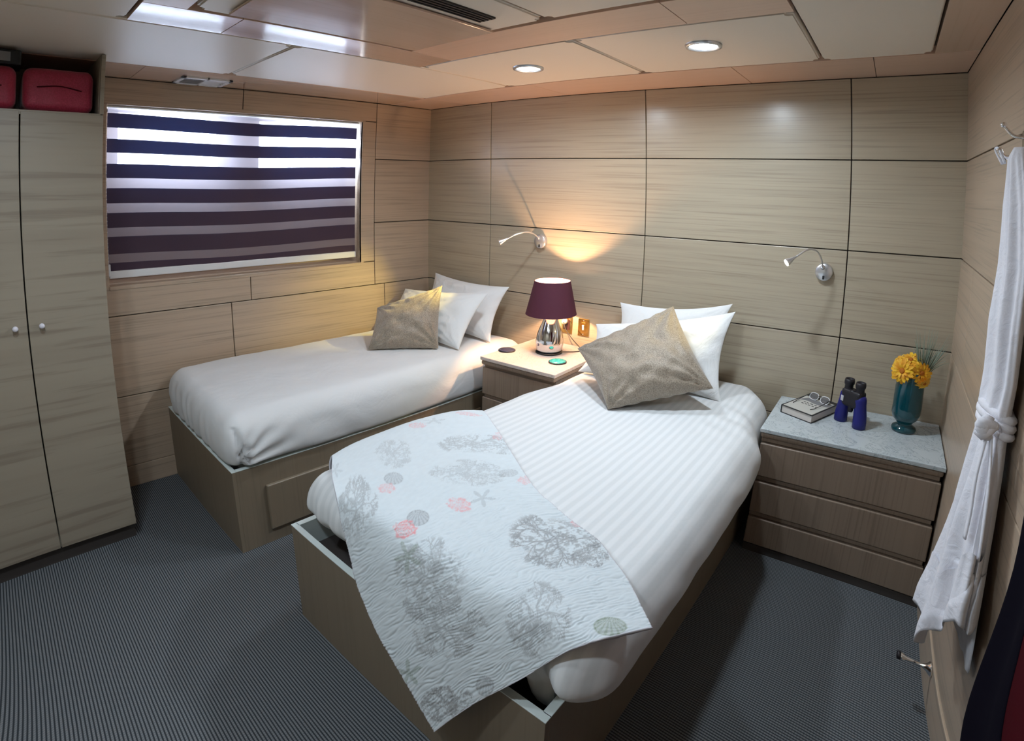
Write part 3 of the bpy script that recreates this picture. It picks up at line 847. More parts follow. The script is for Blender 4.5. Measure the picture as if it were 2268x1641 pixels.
# ================================================================== printed quilt throw across the middle bed
THROW=[[(1455,-1064,660),(1396,-1097,660),(1373,-1166,660),(1357,-1240,660),(1343,-1313,660),(1338,-1389,660),(1339,-1466,660),(1341,-1541,660),(1346,-1615,660),(1353,-1686,660),(1384,-1763,660)],[(1601,-1167,660),(1546,-1204,660),(1520,-1271,660),(1502,-1342,660),(1486,-1413,660),(1481,-1488,660),(1480,-1563,660),(1478,-1635,660),(1480,-1705,660),(1484,-1774,660),(1509,-1847,660)],[(1728,-1257,660),(1677,-1296,660),(1650,-1360,660),(1629,-1427,660),(1612,-1495,660),(1608,-1568,660),(1605,-1640,660),(1601,-1708,660),(1600,-1775,660),(1603,-1841,660),(1611,-1902,651)],[(1841,-1336,660),(1792,-1376,660),(1765,-1437,660),(1742,-1501,660),(1724,-1567,660),(1720,-1638,660),(1716,-1706,660),(1709,-1771,660),(1705,-1835,660),(1710,-1900,661),(1647,-1915,599)],[(1940,-1406,660),(1895,-1447,660),(1866,-1506,660),(1842,-1566,660),(1823,-1629,660),(1819,-1698,660),(1814,-1764,660),(1806,-1825,660),(1815,-1897,673),(1750,-1911,616),(1687,-1927,551)],[(2029,-1462,660),(1985,-1504,660),(1956,-1561,660),(1930,-1620,660),(1911,-1681,660),(1907,-1749,660),(1901,-1813,660),(1891,-1872,660),(1853,-1907,631),(1788,-1922,571),(1725,-1939,502)],[(2107,-1495,660),(2065,-1540,660),(2035,-1599,660),(2008,-1658,660),(1988,-1720,660),(1984,-1788,660),(1977,-1853,660),(1956,-1903,649),(1890,-1917,592),(1825,-1933,526),(1760,-1952,452)],[(2180,-1525,660),(2138,-1573,660),(2108,-1632,660),(2080,-1691,660),(2060,-1753,660),(2056,-1821,660),(2060,-1897,673),(1998,-1910,618),(1932,-1925,558),(1868,-1943,488),(1803,-1962,410)],[(2248,-1550,660),(2206,-1600,660),(2175,-1659,660),(2146,-1718,660),(2126,-1780,660),(2121,-1849,660),(2104,-1903,649),(2043,-1917,592),(1978,-1933,529),(1915,-1951,456),(1850,-1971,374)],[(2311,-1577,660),(2270,-1628,660),(2238,-1686,660),(2209,-1744,660),(2188,-1806,660),(2183,-1874,660),(2148,-1909,626),(2088,-1923,567),(2024,-1939,502),(1962,-1958,426),(1899,-1979,342)],[(2370,-1617,660),(2330,-1666,660),(2297,-1721,660),(2267,-1777,660),(2246,-1836,660),(2240,-1900,659),(2189,-1915,601),(2131,-1930,541),(2069,-1946,476),(2011,-1965,400),(1951,-1986,315)],[(2424,-1653,660),(2385,-1701,660),(2352,-1754,660),(2322,-1807,660),(2300,-1863,660),(2278,-1906,635),(2230,-1921,576),(2173,-1936,516),(2114,-1952,451),(2058,-1971,374),(2000,-1992,290)],[(2472,-1694,660),(2434,-1740,660),(2402,-1790,660),(2371,-1840,660),(2353,-1898,666),(2314,-1913,609),(2267,-1927,550),(2213,-1942,490),(2156,-1959,425),(2104,-1978,349),(2049,-1998,266)],[(2515,-1735,660),(2479,-1778,660),(2447,-1825,660),(2417,-1872,660),(2384,-1905,640),(2347,-1919,582),(2303,-1934,524),(2251,-1949,464),(2196,-1965,400),(2148,-1984,324),(2096,-2004,243)],[(2555,-1772,660),(2520,-1813,660),(2488,-1858,660),(2458,-1900,659),(2415,-1911,614),(2380,-1926,556),(2338,-1940,498),(2288,-1955,439),(2236,-1971,375),(2190,-1990,301),(2141,-2010,221)]]
MOTIFS=[('c', 0.0989, 0.6194, 0.0222, -0.1038, 0.0466, 0.0273, 0.35), ('c', 0.1433, 0.1565, 0.0326, -0.1953, 0.0406, 0.0312, 0.5), ('c', 0.2456, 0.2861, 0.0323, -0.1862, 0.0481, 0.033, 0.4), ('c', 0.2274, 0.9019, 0.0309, -0.1103, 0.1031, 0.0539, 0.55), ('c', 0.5895, 0.1387, 0.0519, -0.1592, 0.1088, 0.0974, 0.8), ('c', 0.5582, 0.6832, 0.0539, -0.1516, 0.1279, 0.0888, 0.6), ('c', 0.7383, 0.7342, 0.0524, -0.1358, 0.0845, 0.0572, 0.6), ('c', 0.848, 0.4023, 0.0613, -0.1037, 0.1118, 0.0756, 0.6), ('c', 0.9516, 0.8856, 0.0534, -0.0943, 0.0498, 0.0376, 0.9), ('c', 0.6908, 0.079, 0.0113, -0.069, 0.0487, 0.0347, 0.8), ('g', 0.1788, 0.664, 0.0118, -0.0525, 0.02, 0.0107, 0.5), ('g', 0.3365, 0.6177, 0.0139, -0.0557, 0.028, 0.0154, 0.6), ('g', 0.2718, 0.0876, 0.0001, -0.051, 0.0169, 0.0127, 0.4), ('g', 0.9609, 0.721, 0.013, -0.035, 0.031, 0.0197, 0.6), ('o', 0.9607, 0.1586, 0.0155, -0.0645, 0.0323, 0.0176, 0.7), ('p', 0.2004, 0.7162, 0.0114, -0.0471, 0.0198, 0.01, 0.5), ('p', 0.3503, 0.401, 0.0196, -0.0544, 0.0255, 0.0213, 0.6), ('p', 0.3559, 0.6946, 0.0154, -0.0577, 0.0307, 0.0179, 0.8), ('p', 0.3061, 0.0292, 0.0004, -0.0416, 0.0187, 0.0143, 0.5), ('p', 0.0283, 0.4379, 0.0084, -0.0533, 0.0116, 0.0059, 0.5), ('p', 0.0239, 0.1229, 0.0123, -0.0792, 0.0089, 0.0072, 0.5), ('p', 0.1222, 0.0245, -0.0012, -0.0355, 0.0176, 0.0147, 0.4), ('p', 0.5331, 0.0, 0.0039, -0.0279, 0.0205, 0.0201, 0.5), ('s', 0.3523, 0.2802, 0.0133, -0.0614, 0.0369, 0.0314, 0.5), ('t', 0.4477, 0.7296, 0.0187, -0.0608, 0.0571, 0.0297, 0.6), ('t', 0.7917, 0.9597, 0.0265, -0.0463, 0.0411, 0.0316, 0.7), ('s', 0.0292, 0.3299, 0.0106, -0.0697, 0.0134, 0.008, 0.4), ('s', 0.0648, 0.9685, 0.0152, -0.0443, 0.0269, 0.001, 0.4)]
def quilt():
    Gd = np.array(THROW, float) / 1000.0
    # one more pair of rows for the hem that falls over the mattress's far side
    e0 = Gd[0].copy(); e0[:, 0] -= 0.022; e0[:, 2] -= 0.055
    e1 = Gd[0].copy(); e1[:, 0] -= 0.024; e1[:, 2] -= 0.150
    Gd[0, :, 2] -= 0.012
    Gd = np.concatenate([[e1], [e0], Gd])
    for _ in range(2):                        # soften the break over the foot edge
        S = Gd.copy(); S[:, 1:-1] = Gd[:, 1:-1] * .6 + (Gd[:, :-2] + Gd[:, 2:]) * .2; Gd = S
    nu, nv = 420, 250
    def cr(A, t, axis):
        n = A.shape[axis]; t = np.clip(t, 0, n - 1.0001); i = t.astype(int); f = t - i
        g = lambda k: np.take(A, np.clip(i + k, 0, n - 1), axis=axis)
        sh = [1] * A.ndim; sh[axis] = -1; f = f.reshape(sh)
        a, b, c, d = g(-1), g(0), g(1), g(2)
        return 0.5 * (2 * b + (c - a) * f + (2 * a - 5 * b + 4 * c - d) * f ** 2 + (3 * b - a - 3 * c + d) * f ** 3)
    tu = np.linspace(0, Gd.shape[0] - 1, nu); tv = np.linspace(0, Gd.shape[1] - 1, nv)
    P = cr(cr(Gd, tu, 0), tv, 1)
    U = (tu - 2) / (Gd.shape[0] - 3); V = tv / (Gd.shape[1] - 1)
    UU, VV = np.meshgrid(U, V, indexing='ij')
    du = np.gradient(P, axis=0); dv = np.gradient(P, axis=1)
    Nn = np.cross(du, dv); Nn /= np.linalg.norm(Nn, axis=2, keepdims=True) + 1e-9
    if Nn[nu // 3, nv // 3, 2] < 0: Nn = -Nn
    # crinkled quilting: short ripples across the long direction
    rng = np.random.RandomState(3)
    def vnoise(x, y, seed):
        r = np.random.RandomState(seed); T = r.rand(256, 256)
        xi, yi = np.floor(x).astype(int), np.floor(y).astype(int); fx, fy = x - xi, y - yi
        fx, fy = fx * fx * (3 - 2 * fx), fy * fy * (3 - 2 * fy)
        g = lambda a, b: T[a % 256, b % 256]
        return (g(xi, yi) * (1 - fx) + g(xi + 1, yi) * fx) * (1 - fy) + (g(xi, yi + 1) * (1 - fx) + g(xi + 1, yi + 1) * fx) * fy
    X, Y = UU * 1.30, VV * 0.75
    warp = vnoise(X * 14, Y * 14, 1) * 0.034 + vnoise(X * 45, Y * 30, 2) * 0.020
    ph = (X + warp) * 2 * PI / 0.0135
    rip = 1 - np.abs(np.sin(ph / 2)) ** 0.7
    rip = rip * np.clip(1.7 * vnoise(X * 55, Y * 34, 4) - 0.25, 0, 1.2)
    fine = vnoise(X * 160, Y * 60, 5)
    flat_ = np.clip((UU - 0.02) / 0.35, 0.25, 1)
    P = P + Nn * ((-rip * 0.0036 + fine * 0.0017) * flat_ + 0.004)[..., None]
    P = P + Nn * ((vnoise(X * 6, Y * 6, 9) - .5) * 0.006)[..., None]
    # print
    base = np.array([0.635, 0.69, 0.72]); C_ = np.ones((nu, nv, 3)) * base
    C_ *= (0.965 + 0.05 * fine)[..., None]
    INK = {'c': (0.33, 0.34, 0.35), 'g': (0.25, 0.255, 0.27), 'p': (0.80, 0.26, 0.27), 's': (0.33, 0.35, 0.37), 't': (0.25, 0.30, 0.24), 'o': (0.24, 0.29, 0.20)}
    def segd(lx, ly, x0, y0, x1, y1):
        dx, dy = x1 - x0, y1 - y0; L2 = dx * dx + dy * dy + 1e-9
        t = np.clip(((lx - x0) * dx + (ly - y0) * dy) / L2, 0, 1)
        return np.hypot(lx - x0 - t * dx, ly - y0 - t * dy)
    for mi_, (k, cu, cv, au, av, bu, bv, al) in enumerate(MOTIFS):
        r = np.random.RandomState(40 + mi_)
        det = au * bv - av * bu
        dU, dV = UU - cu, VV - cv
        lx = (dU * bv - dV * bu) / det; ly = (dV * au - dU * av) / det
        sel = np.where((np.abs(lx) < 1.3) & (np.abs(ly) < 1.3))
        if not len(sel[0]): continue
        lx, ly = lx[sel], ly[sel]; rr = np.hypot(lx, ly)
        msk = np.zeros_like(lx)
        if k == 'c':
            # branching sea fan drawn from the base up to a ragged crown
            segs = []; th0 = r.rand() * 6.28
            def grow(x, y, a, L, w, d):
                x1, y1 = x + math.cos(a) * L, y + math.sin(a) * L
                segs.append((x, y, x1, y1, w))
                if d <= 0 or math.hypot(x1, y1) > 1.02: return
                for _ in range(2 if r.rand() < 0.75 else 3):
                    grow(x1, y1, a + (r.rand() - .5) * 1.7, L * (0.66 + .22 * r.rand()), w * 0.74, d - 1)
            for q in range(5): grow(-0.75 * math.cos(th0) * (q == 0), -0.75 * math.sin(th0) * (q == 0), th0 + (q * 1.257 if q else 0), 0.30, 0.034, 6)
            for s in segs:
                dd = segd(lx, ly, *s[:4]); w = max(s[4], 0.014)
                msk = np.maximum(msk, np.clip(1.25 - dd / w, 0, 1))
            nz = 0.5 * vnoise(lx * 9 + 40, ly * 9 + 40, 60 + mi_) + 0.5 * vnoise(lx * 24 + 40, ly * 24 + 40, 70 + mi_)
            body = np.clip((1.0 - rr - (nz - .5) * .6) * 4, 0, 1) * np.clip((nz - 0.46) * 8, 0, 1)
            msk = np.maximum(msk * np.clip((1.15 - rr) * 5, 0, 1), body * 0.75)
        elif k in 'go':
            w = np.clip((1 - rr) * 9, 0, 1); ang = np.arctan2(ly + 0.9, lx)
            msk = w * (0.45 + 0.35 * (np.sin(ang * 26) > 0.2) + 0.35 * (rr > 0.86))
        elif k == 'p':
            nz = vnoise(lx * 5 + 9, ly * 5 + 9, 90 + mi_); n2 = vnoise(lx * 12, ly * 12 + 7, 95 + mi_)
            w = np.clip((0.95 - rr + (nz - .5) * .5) * 6, 0, 1)
            msk = w * np.clip(0.25 + 1.3 * (n2 - 0.35) + 0.6 * (rr > 0.72), 0.12, 1) * 0.85
        else:
            ang = np.arctan2(ly, lx) + r.rand() * 2
            arm = 0.22 + 0.78 * np.abs(np.cos(ang * 2.5)) ** 3.0
            msk = np.clip((arm - rr) * 9, 0, 1) * (0.6 + 0.4 * (np.abs(arm - rr) < .12))
        msk = np.clip(msk * al * 1.15, 0, 1)[:, None]
        C_[sel] = C_[sel] * (1 - msk) + np.array(INK[k]) * msk
    # bound edge, slightly pinkish grey
    edge = (VV < 0.006) | (VV > 0.994) | (UU > 0.994)
    C_[edge] = C_[edge] * 0.5 + np.array([0.55, 0.50, 0.55]) * 0.5
    # thick cloth: top sheet, underside, hem
    TH_ = 0.006
    B = P - Nn * TH_
    verts = np.concatenate([P.reshape(-1, 3), B.reshape(-1, 3)])
    idx = np.arange(nu * nv).reshape(nu, nv)
    a, b, c, d = idx[:-1, :-1].ravel(), idx[1:, :-1].ravel(), idx[1:, 1:].ravel(), idx[:-1, 1:].ravel()
    F = [np.stack([a, b, c, d], 1), np.stack([d, c, b, a], 1) + nu * nv]
    for line in (idx[0, :], idx[-1, :][::-1], idx[:, 0][::-1], idx[:, -1]):
        F.append(np.stack([line[:-1], line[1:], line[1:] + nu * nv, line[:-1] + nu * nv], 1))
    F = np.concatenate(F)
    org = np.array([1.95, -1.55, 0.60])
    me = bpy.data.meshes.new('quilted_throw')
    me.from_pydata((verts - org).tolist(), [], F.tolist())
    ca = me.color_attributes.new('print_colour', 'FLOAT_COLOR', 'POINT')
    cols = np.ones((len(verts), 4)); cols[:nu * nv, :3] = C_.reshape(-1, 3); cols[nu * nv:, :3] = (0.60, 0.58, 0.62)
    ca.data.foreach_set('color', cols.ravel())
    me.polygons.foreach_set('use_smooth', [True] * len(F))
    me.materials.append(M['quilt'])
    o = bpy.data.objects.new('quilted_throw', me); COL.objects.link(o); o.location = org
    tag(o, 'white quilted throw printed with grey coral and pink shells across the striped bed', 'throw')
quilt()

# ================================================================== nightstand between the beds
NX0, NX1, NY, NZ = 0.948, 1.436, -0.515, 0.660
t = Thing('nightstand', 'wooden nightstand with warm marble top between the two beds', 'nightstand', (1.19, -0.26, 0))
t.part('marble_top', box(NB(), NX0, NX1, NY, -0.003, NZ - 0.020, NZ, 0.003), M['marble_pink'], label='pale veined marble top')
t.part('top_rail', box(NB(), NX0 + .004, NX1 - .004, NY + .004, -0.004, NZ - 0.046, NZ - 0.0205, 0.008, 3), M['drawer'])
bm = box(NB(), NX0 + .010, 1.338, NY + .030, -0.004, 0.0, 0.425); box(bm, NX0 + .010, NX1 - .010, NY + .030, -0.004, 0.425, NZ - 0.047)
t.part('body', bm, M['drawer'])
for z0, z1 in ((0.440, 0.598), (0.255, 0.418), (0.075, 0.235)):
    t.part('drawer', box(NB(), NX0 + .010, NX1 - .010 if z0 > .43 else 1.338, NY + .010, NY + .030, z0, z1, 0.003), M['drawer'])
# ---- nightstand under the right reading light
AX0, AX1, AY, AZ = 2.452, W - 0.003, -0.446, 0.600
t = Thing('nightstand', 'wide three-drawer wooden nightstand with grey marble top in the right corner', 'nightstand', (2.80, -0.215, 0))
t.part('marble_top', box(NB(), AX0, AX1, AY, -0.003, AZ - 0.018, AZ, 0.003), M['marble_grey'], label='blue grey veined marble top')
t.part('top_rail', box(NB(), AX0 + .004, AX1 - .004, AY + .006, -0.004, AZ - 0.045, AZ - 0.0185, 0.010, 3), M['drawer'])
t.part('body', box(NB(), AX0 + .008, AX1 - .012, AY + .030, -0.004, 0.0, AZ - 0.046), M['drawer'])
for z0, z1 in ((0.378, 0.532), (0.202, 0.350), (0.040, 0.174)):
    bm = NB(); box(bm, AX0 + .008, AX1 - .006, AY + .006, AY + .030, z0, z1, 0.0045, 3)
    d = t.part('drawer', bm, M['drawer'])
    # finger rail above each front, chamfered
    bm = NB(); box(bm, AX0 + .008, AX1 - .012, AY + .019, AY + .030, z1 + .003, z1 + .022, 0.003)
    t.part('finger_rail', bm, M['drawer'], d)
t.part('plinth', box(NB(), AX0 + .008, AX1 - .004, AY + .010, AY + .029, 0.0, 0.036), M['kick'])

# ================================================================== table lamp
LX, LY = 1.184, -0.206
t = Thing('table_lamp', 'lit table lamp with plum shade and chrome base on the marble nightstand', 'lamp', (LX, LY, NZ))
bm = NB(); lathe(bm, [(0.072, 0.0), (0.076, 0.002), (0.076, 0.008), (0.070, 0.010)], (LX, LY, NZ), 48); t.part('foot', bm, M['black'])
prof = [(0.069, 0.010), (0.0745, 0.025), (0.077, 0.045), (0.0775, 0.065), (0.0755, 0.090), (0.070, 0.115), (0.061, 0.140), (0.052, 0.162), (0.045, 0.180), (0.039, 0.195), (0.036, 0.205)]
bm = NB(); lathe(bm, prof, (LX, LY, NZ), 64); t.part('base', bm, M['chrome'], label='mirror chrome teardrop body')
bm = NB(); lathe(bm, [(0.036, 0.204), (0.030, 0.212), (0.017, 0.216), (0.017, 0.263), (0.019, 0.265), (0.019, 0.275), (0.012, 0.277)], (LX, LY, NZ), 32); t.part('socket', bm, M['white'])
bm = NB(); lathe(bm, [(0.0, 0.275), (0.012, 0.277), (0.018, 0.283), (0.0195, 0.291), (0.018, 0.298), (0.0, 0.303)], (LX, LY, NZ), 24); t.part('bulb', bm, M['bulb'])
ZB_, ZT_, RB, RT = 0.885 - NZ, 1.068 - NZ, 0.141, 0.099
bm = NB(); lathe(bm, [(RB, ZB_), (RT, ZT_)], (LX, LY, NZ), 72, caps=False)
sh = t.part('lamp_shade', bm, M['shade_out'])
bm = NB(); lathe(bm, [(RB - .0025, ZB_ + .001), (RT - .0025, ZT_ - .001)], (LX, LY, NZ), 72, caps=False)
t.part('shade_lining', bm, M['shade_in'], sh, label='white inner lining')
for r, z in ((RB - .001, ZB_), (RT - .001, ZT_)):
    bm = NB(); tube(bm, [(LX + r * math.cos(a * PI / 24), LY + r * math.sin(a * PI / 24), NZ + z) for a in range(48)], 0.0018, 6, close=True)
    t.part('shade_rim', bm, M['shade_out'], sh)
bm = NB(); zr = NZ + 0.268
for a in (0.3, 0.3 + 2 * PI / 3, 0.3 + 4 * PI / 3):
    tube(bm, [(LX + 0.018 * math.cos(a), LY + 0.018 * math.sin(a), zr), (LX + 0.118 * math.cos(a), LY + 0.118 * math.sin(a), zr + 0.02)], 0.0014, 6)
t.part('shade_spider', bm, M['satin'], sh)
bm = NB(); tube(bm, curve([(1.160, -0.037, 0.800), (1.190, -0.052, 0.760), (1.245, -0.060, 0.712), (1.300, -0.062, 0.672), (1.322, -0.075, 0.6635), (1.300, -0.120, 0.6635), (1.250, -0.165, 0.6645)], 40), 0.0024, 8)
t.part('cord', bm, M['wire'])

# ---- coasters
def coaster(x, y, mt, label):
    t = Thing('coaster', label, 'coaster', (x, y, NZ), 'coasters on the nightstand')
    bm = NB(); lathe(bm, [(0.046, 0.0), (0.049, 0.003), (0.048, 0.0055), (0.045, 0.006)], (x, y, NZ), 48); t.part('rim', bm, M['black'])
    bm = NB(); lathe(bm, [(0.0445, 0.0055), (0.043, 0.0085), (0.030, 0.0098), (0.0, 0.0102)], (x, y, NZ), 48); t.part('glaze', bm, mt)
coaster(0.985, -0.333, M['coaster_blue'], 'dark indigo round coaster at the left corner of the nightstand')
coaster(1.328, -0.333, M['coaster_teal'], 'bright teal round coaster in front of the lamp')

# ---- brass wall plates
def plate(x, label, socket):
    y = -0.001; z0, z1, hw = 0.727, 0.830, 0.037
    t = Thing('socket_plate' if socket else 'switch_plate', label, 'socket' if socket else 'switch', (x, 0, (z0 + z1) / 2))
    t.part('plate', box(NB(), x - hw, x + hw, -0.006, -0.0005, z0, z1, 0.003, 3), M['brass'])
    if socket:
        t.part('insert', box(NB(), x - .022, x + .022, -0.0085, -0.005, z0 + .022, z1 - .020, 0.002), M['brown'])
        bm = NB(); lathe(bm, [(0.017, 0.0), (0.017, 0.020), (0.013, 0.026), (0.0, 0.027)], (x - 0.006, -0.008, 0.800), 20, axis=(0, -1, 0)); t.part('plug', bm, M['plug'])
    else:
        t.part('insert', box(NB(), x - .013, x + .013, -0.0080, -0.005, z0 + .022, z1 - .022, 0.002), M['brass'])
        t.part('rocker', box(NB(), x - .006, x + .006, -0.0125, -0.007, z0 + .036, z1 - .036, 0.002, rot=Matrix.Rotation(0.12, 3, 'X')), M['white'])
        for z in (z0 + .011, z1 - .011):
            bm = NB(); lathe(bm, [(0.0035, 0), (0.003, 0.0015), (0, 0.0018)], (x, -0.0058, z), 12, axis=(0, -1, 0))
            t.part('screw', bm, M['satin'])
plate(1.163, 'brass wall socket plate with dark insert right behind the lamp base', True)
plate(1.278, 'brass wall switch plate between the lamp and the striped bed pillows', False)

# ---- reading lights
def reading_light(x, z, arm, head_dir, label):
    t = Thing('reading_light', label, 'wall light', (x, 0, z), 'gooseneck reading lights')
    bm = NB(); lathe(bm, [(0.040, 0.0), (0.041, 0.004), (0.040, 0.020), (0.037, 0.024), (0.0, 0.0245)], (x, -0.0005, z), 48, axis=(0, -1, 0))
    t.part('base', bm, M['satin'])
    bm = NB(); lathe(bm, [(0.012, 0.0), (0.010, 0.006), (0.005, 0.010)], (x - .006, -0.023, z + 0.022), 20, axis=(-.45, -1, .3)); t.part('collar', bm, M['satin'])
    t.part('switch', box(NB(), x - .0045, x + .0045, -0.0285, -0.0235, z - .033, z - .016, 0.002), M['black'])
    pts = curve(arm, 40); bm = NB(); tube(bm, pts, 0.0040, 10); t.part('gooseneck', bm, M['satin'])
    d = (pts[-1] - pts[-2]).normalized()
    bm = NB(); lathe(bm, [(0.0035, -0.006), (0.0040, 0.006), (0.0070, 0.020), (0.0125, 0.038), (0.0170, 0.050), (0.0170, 0.056)], pts[-1], 28, axis=d, caps=False)
    lathe(bm, [(0.0140, 0.055), (0.0125, 0.046), (0.0, 0.044)], pts[-1], 28, axis=d, caps=False)
    h_ = t.part('head', bm, M['satin'])
    bm = NB(); lathe(bm, [(0.0150, 0.0535), (0.0, 0.0540)], pts[-1], 24, axis=d, caps=False); t.part('lens', bm, M['reading_led'], h_)
reading_light(0.955, 1.250, [(0.950, -0.028, 1.272), (0.955, -0.09, 1.300), (0.945, -0.15, 1.311), (0.915, -0.200, 1.298), (0.885, -0.225, 1.278)], None,
              'silver gooseneck wall reading light above the table lamp, its arm to the left')
reading_light(2.590, 1.222, [(2.584, -0.028, 1.244), (2.580, -0.08, 1.290), (2.562, -0.14, 1.328), (2.530, -0.190, 1.334), (2.488, -0.225, 1.305)], None,
              'silver gooseneck wall reading light near the right corner above the wide nightstand')

# ================================================================== on the wide nightstand
# ---- book
BC = Vector((2.612, -0.150, AZ)); RB_ = math.radians(-24)
t = Thing('book', 'thick hardback book with black and white jacket lying flat near the bed', 'book', BC, rot=RB_)
bw, bh, bt = 0.081, 0.114, 0.037
bm = NB(); box(bm, -bw, bw, -bh, bh, 0.0, 0.003, 0.0008); box(bm, -bw, bw, -bh, bh, bt - .003, bt, 0.0008)
tube(bm, [(-bw + .001, -bh, bt / 2), (-bw + .001, bh, bt / 2)], bt / 2, 16, flat=0.35) if False else box(bm, -bw - .003, -bw + .002, -bh, bh, 0.0, bt, 0.0022, 3)
t.part('cover', bm, M['ink'], local=True)
t.part('pages', box(NB(), -bw + .002, bw - .004, -bh + .004, bh - .004, 0.003, bt - .003), M['paper'], local=True)
z = bt
jk = t.part('jacket_art', box(NB(), -bw + .006, bw - .006, -bh + .006, bh - .030, z - .0005, z + .0006), M['jacket'], local=True)
bm = NB()
for r_, y in enumerate((0.000, -0.020)):
    x = -0.038
    for w_ in ((0.012, 0.014, 0.017, 0.016), (0.014, 0.012, 0.016, 0.014, 0.013))[r_]:
        box(bm, x, x + w_ * .8, y, y + 0.007, z + .0004, z + .0010); x += w_ + .004
t.part('title_lettering', bm, M['ink'], jk, local=True)
bm = NB()
vs = [bm.verts.new((x, y, z + .0009)) for x, y in ((-.068, .020), (-.030, .026), (.000, .018), (.040, .016), (.072, .028), (.073, .070), (.030, .075), (.000, .060), (-.020, .078), (-.050, .060))]
f = bm.faces.new(vs); r = bmesh.ops.extrude_face_region(bm, geom=[f]); bmesh.ops.translate(bm, verts=[v for v in r['geom'] if isinstance(v, bmesh.types.BMVert)], vec=(0, 0, .0004))
t.part('cover_picture', bm, M['greyink'], jk, local=True)
t.part('dark_band', box(NB(), -bw + .002, bw - .002, bh - .030, bh - .003, z - .0004, z + .0005), M['ink'], local=True)
# ---- spectacles on the book
E0 = BC + Vector((0.024, 0.046, bt + 0.0012))
t = Thing('eyeglasses', 'pair of pale framed eyeglasses lying on the book', 'eyeglasses', E0, rot=RB_ - 0.12)
def rimloop(cx, s=1):
    pts = []
    for k in range(28):
        a = 2 * PI * k / 28
        pts.append(Vector((cx + 0.024 * math.copysign(abs(math.cos(a)) ** .75, math.cos(a)), 0.004, 0.019 + 0.0165 * math.copysign(abs(math.sin(a)) ** .8, math.sin(a)))))
    return pts
tilt = Matrix.Rotation(-0.55, 3, 'X')
bm = NB()
for cx in (-0.031, 0.031): tube(bm, [tilt @ p for p in rimloop(cx)], 0.0017, 8, close=True)
t.part('rims', bm, M['white'], local=True)
bm = NB(); tube(bm, [tilt @ p for p in curve([(-0.009, .004, .024), (0, .004, .029), (0.009, .004, .024)], 8)], 0.0020, 8); t.part('bridge', bm, M['ink'], local=True)
for cx in (-0.031, 0.031):
    bm = NB(); vs = [bm.verts.new(tilt @ p) for p in rimloop(cx)]; f = bm.faces.new(vs)
    r = bmesh.ops.extrude_face_region(bm, geom=[f]); bmesh.ops.translate(bm, verts=[v for v in r['geom'] if isinstance(v, bmesh.types.BMVert)], vec=tilt @ Vector((0, 0.001, 0)))
    t.part('lens', bm, M['lens'], local=True)
for s in (-1, 1):
    bm = NB(); tube(bm, curve([tilt @ Vector((s * 0.056, .004, .026)), (s * 0.058, -0.030, 0.012), (s * 0.055, -0.085, 0.0035), (s * 0.050, -0.112, 0.0018)], 16), 0.0016, 8); t.part('temple', bm, M['ink'], local=True)

# ---- binoculars standing on their front ends
t = Thing('binoculars', 'dark blue rubber binoculars with black eyepieces standing upright on the nightstand', 'binoculars', (2.790, -0.195, AZ))
PL, PR = Vector((2.752, -0.172, AZ)), Vector((2.834, -0.228, AZ))
mid = (PL + PR) / 2
for P0 in (PL, PR):
    inw = (mid - P0).normalized()
    bm = NB()
    lathe(bm, [(0.0, 0.001), (0.024, 0.0), (0.0285, 0.003), (0.0285, 0.030), (0.0275, 0.060), (0.0265, 0.085), (0.0262, 0.105), (0.0270, 0.122), (0.0240, 0.134), (0.0170, 0.140), (0.0, 0.141)], P0, 36)
    for v in bm.verts:
        q = v.co.z - AZ; k = sstep(0.03, 0.13, q)
        v.co += inw * 0.012 * k
    b = t.part('barrel', bm, M['bino'])
    top = P0 + inw * 0.020
    bm = NB(); lathe(bm, [(0.019, 0.128), (0.020, 0.150), (0.0185, 0.154), (0.0185, 0.170), (0.0215, 0.174), (0.0225, 0.184), (0.0205, 0.196), (0.0165, 0.1975), (0.0155, 0.190), (0.0, 0.189)], top, 32)
    t.part('eyepiece', bm, M['rubber'], label='black rubber eyepiece')
bm = NB(); ang = math.atan2((PR - PL).y, (PR - PL).x); R_ = Matrix.Rotation(ang, 3, 'Z')
box(bm, mid.x - .050, mid.x + .050, mid.y - .026, mid.y + .026, AZ + .080, AZ + .156, 0.012, 3, rot=R_)
t.part('bridge', bm, M['rubber'], label='black centre bridge')
bm = NB(); lathe(bm, [(0.009, 0.06), (0.0115, 0.065), (0.0115, 0.100), (0.010, 0.104), (0.010, 0.140), (0.013, 0.144), (0.013, 0.156), (0.0, 0.158)], mid + Vector((-.004, -.012, 0)), 24)
t.part('focus_wheel', bm, M['rubber'])
bm = NB(); box(bm, PL.x - .012, PL.x + .003, PL.y - .0315, PL.y - .0285, AZ + .100, AZ + .124, 0.001, rot=Matrix.Rotation(ang, 3, 'Z')); t.part('badge', bm, M['satin'], label='thin silver trim mark')

